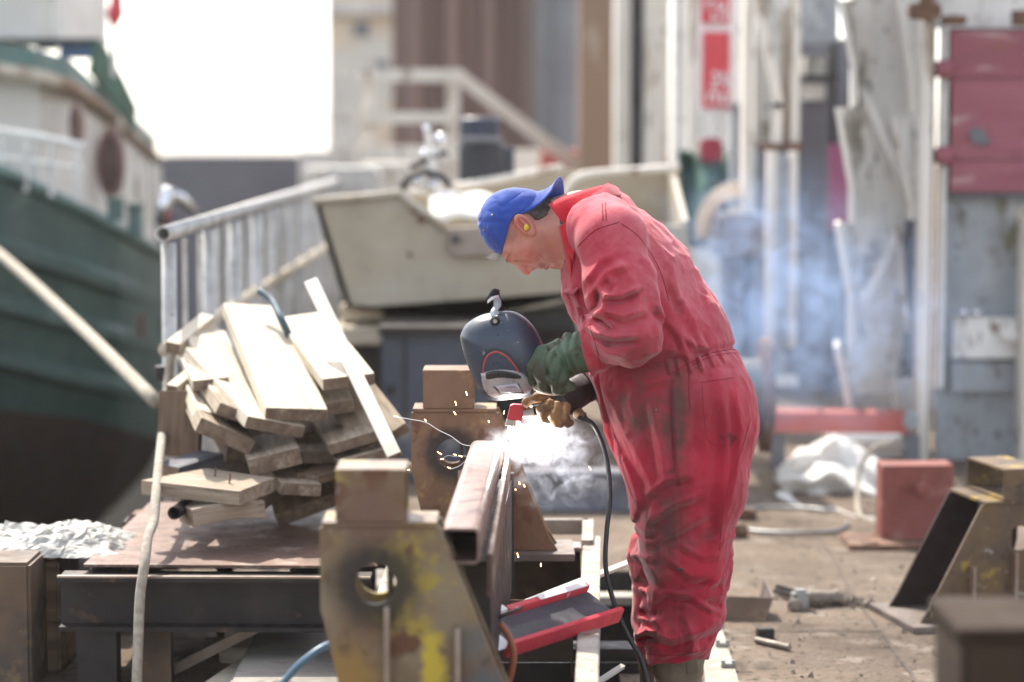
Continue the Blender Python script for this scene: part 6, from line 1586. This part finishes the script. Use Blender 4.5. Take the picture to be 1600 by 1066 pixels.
MB().tube([W(816, 646, EY), W(834, 643, EY)], [.0155, .017], 18).build('collar', M_['galv'], eh, smooth=False, bev=.002)
MB().tube([W(834, 641, EY), W(880, 634, EY + .03), W(912, 652, EY + .05)], .014, 14).build('handle', M_['black'], eh, smooth=True)
MB().tube([W(903, 646, EY + .03), W(914, 655, EY)], [.017, .010], 14).build('cable_gland', gl_t, eh)
rod_a, rod_b = Vector(W(797, 664, EY)), Vector(W(786, 686, -.10))
MB().tube([rod_a, rod_b], .0028, 8).build('electrode', M_['chrome'], eh)
arc_p = Vector(W(787, 690, -.085))
# weld light : the arc itself
arc = thing('welding_arc', 'glaring white welding arc at the far end of the square tube', 'welding arc', arc_p)
MB().ball(arc_p, .008, (1, 1, .8), 12).build('flash', emat('arc_light', (.80, .9, 1.0), 60.0), arc, smooth=True)
ld = bpy.data.lights.new('arc_lamp', 'POINT'); ld.energy = 1.6; ld.color = (1.0, .93, .88); ld.shadow_soft_size = .015
lo_ = bpy.data.objects.new('arc_lamp', ld); COL.objects.link(lo_); lo_.location = arc_p + Vector((.03, 0, .02))

# sparks and the fine smoke trail
sp = [(615, 650, 622, 652), (663, 655, 666, 658), (790, 613, 792, 619), (711, 627, 713, 633), (728, 612, 730, 618), (709, 643, 712, 648), (788, 642, 787, 647), (763, 657, 764, 660), (683, 706, 690, 710), (688, 718, 693, 717), (708, 710, 713, 711), (717, 712, 722, 714), (699, 730, 704, 732), (633, 735, 640, 734), (722, 739, 725, 736), (811, 753, 812, 757), (818, 757, 820, 761), (805, 764, 806, 766), (808, 864, 810, 871), (845, 880, 845, 885), (920, 729, 923, 734), (601, 930, 602, 934)]
sm = emat('spark_glow', (1.0, .55, .25), 7)
places = ['left of the rusty bracket tab', 'on the trail left of the bracket hole', 'under the mask window', 'on the upper bracket tab', 'highest on the bracket tab', 'just below the bracket tab', 'left of the red jaw', 'above the arc', 'low in the bracket hole', 'lowest in the bracket hole', 'centre of the bracket hole', 'right side of the bracket hole', 'below the bracket hole', 'above the near bracket tab', 'on the tube edge left of the arc', 'on the gusset, upper', 'on the gusset, beside the upper one', 'at the gusset top edge', 'on the base plate', 'on the thick plate edge', 'in the smoke by his thigh', 'inside the near bracket hole']
for (a, b, c, d), pl in zip(sp, places):
    tag(MB().tube([W(a, b, -.12), W(c, d, -.12)], [.0006, .0013], 6).build('spark', sm), 'tiny orange spark flying ' + pl, 'spark', 'sparks thrown from the weld')
trl = smooth_path([Vector(W(*k, -.12)) for k in [(617, 651), (640, 655), (665, 660), (685, 672), (705, 682), (722, 694), (738, 697)]], 8)
tag(MB().tube(trl, .0008, 6).build('smoke_trail', emat('trail_glow', (.9, .85, .85), .5)), 'thin white curling spark trail left of the tube', 'spark trail')
trl = smooth_path([Vector(W(*k, -.12)) for k in [(690, 718), (700, 712), (712, 714), (722, 712), (730, 716), (718, 728), (704, 733)]], 8)
tag(MB().tube(trl, .0006, 6).build('smoke_trail', emat('trail_glow_b', (.9, .9, .95), .3)), 'small white curl of spark trail over the bracket hole', 'spark trail')

# ================================================================== SMOKE
def smoke(name, label, c, rad, dens, nsc, lo, hi, seed, col=(.9, .93, 1.0), aniso=.2, power=1.0, tilt=0):
    """a real volume: ragged noise density fading to nothing at the hull of its ellipsoid"""
    m = bpy.data.materials.new(name + '_volume'); m.use_nodes = True; T = m.node_tree; N = T.nodes; L = T.links
    N.remove(N['Principled BSDF']); out = N['Material Output']
    v = N.new('ShaderNodeVolumePrincipled'); v.inputs['Color'].default_value = c4(col); v.inputs['Anisotropy'].default_value = aniso
    tc = N.new('ShaderNodeTexCoord')
    ln = N.new('ShaderNodeVectorMath'); ln.operation = 'LENGTH'
    sc_ = N.new('ShaderNodeVectorMath'); sc_.operation = 'DIVIDE'; sc_.inputs[1].default_value = rad; L.new(tc.outputs['Object'], sc_.inputs[0]); L.new(sc_.outputs[0], ln.inputs[0])
    fall = N.new('ShaderNodeMapRange'); fall.interpolation_type = 'SMOOTHERSTEP'; fall.inputs[1].default_value = .98; fall.inputs[2].default_value = .15; L.new(ln.outputs['Value'], fall.inputs[0])
    n = N.new('ShaderNodeTexNoise'); n.inputs['Scale'].default_value = nsc; n.inputs['Detail'].default_value = 6; n.inputs['Roughness'].default_value = .62; n.inputs['Distortion'].default_value = 1.6
    ad = N.new('ShaderNodeVectorMath'); ad.operation = 'ADD'; ad.inputs[1].default_value = (seed * 1.7, seed, seed * .3); L.new(tc.outputs['Object'], ad.inputs[0]); L.new(ad.outputs[0], n.inputs['Vector'])
    mr = N.new('ShaderNodeMapRange'); mr.inputs[1].default_value = lo; mr.inputs[2].default_value = hi; L.new(n.outputs[0], mr.inputs[0])
    mu = N.new('ShaderNodeMath'); mu.operation = 'MULTIPLY'; L.new(fall.outputs[0], mu.inputs[0]); L.new(mr.outputs[0], mu.inputs[1])
    m2 = N.new('ShaderNodeMath'); m2.operation = 'MULTIPLY'; m2.inputs[1].default_value = dens; L.new(mu.outputs[0], m2.inputs[0])
    L.new(m2.outputs[0], v.inputs['Density']); L.new(v.outputs[0], out.inputs['Volume'])
    o = MB().ball((0, 0, 0), 1.0, rad, 20).build(name, m, None, M=Matrix.Translation(c) @ Matrix.Rotation(tilt, 4, 'Y'))
    tag(o, label, 'smoke', None, 'stuff'); return o
smoke('smoke', 'dense white welding smoke boiling off the arc', Vector(W(846, 694, -.01)), (.205, .11, .092), 27, 22, .475, .60, 1)
smoke('smoke', 'thin grey blue smoke drifting between tube and trousers', Vector(W(880, 728, .03)), (.21, .12, .17), 17, 14, .52, .66, 4, (.8, .88, 1.0))
smoke('smoke', 'warm smoke wisps rising round the tan glove fingers', Vector(W(858, 660, -.03)), (.10, .09, .07), 30, 20, .44, .66, 6, (1.0, .97, .93))
smoke('smoke', 'soft blue smoke drifting behind his back', Vector(P(1190, 450, 8.6)), (.60, .45, .62), 2.5, 5.5, .45, .64, 9, (.42, .58, .88), tilt=R(12))
smoke('smoke', 'blue smoke hanging in front of the pale gate', Vector(P(1330, 510, 9.2)), (.70, .4, .62), 1.9, 5.0, .45, .66, 12, (.46, .60, .88))

# ------------------------------------------------------------------ the hazy air of the yard
hz = MB().box((0, 24, 2.3), (120, 64, 14.6))
hm_ = bpy.data.materials.new('haze_air'); hm_.use_nodes = True; T = hm_.node_tree; T.nodes.remove(T.nodes['Principled BSDF'])
v = T.nodes.new('ShaderNodeVolumePrincipled'); v.inputs['Color'].default_value = (1.0, .97, .93, 1); v.inputs['Density'].default_value = .0007; v.inputs['Anisotropy'].default_value = .3
T.links.new(v.outputs[0], T.nodes['Material Output'].inputs['Volume'])
tag(hz.build('haze', hm_), 'thin bright haze hanging over the whole yard', None, kind='stuff')
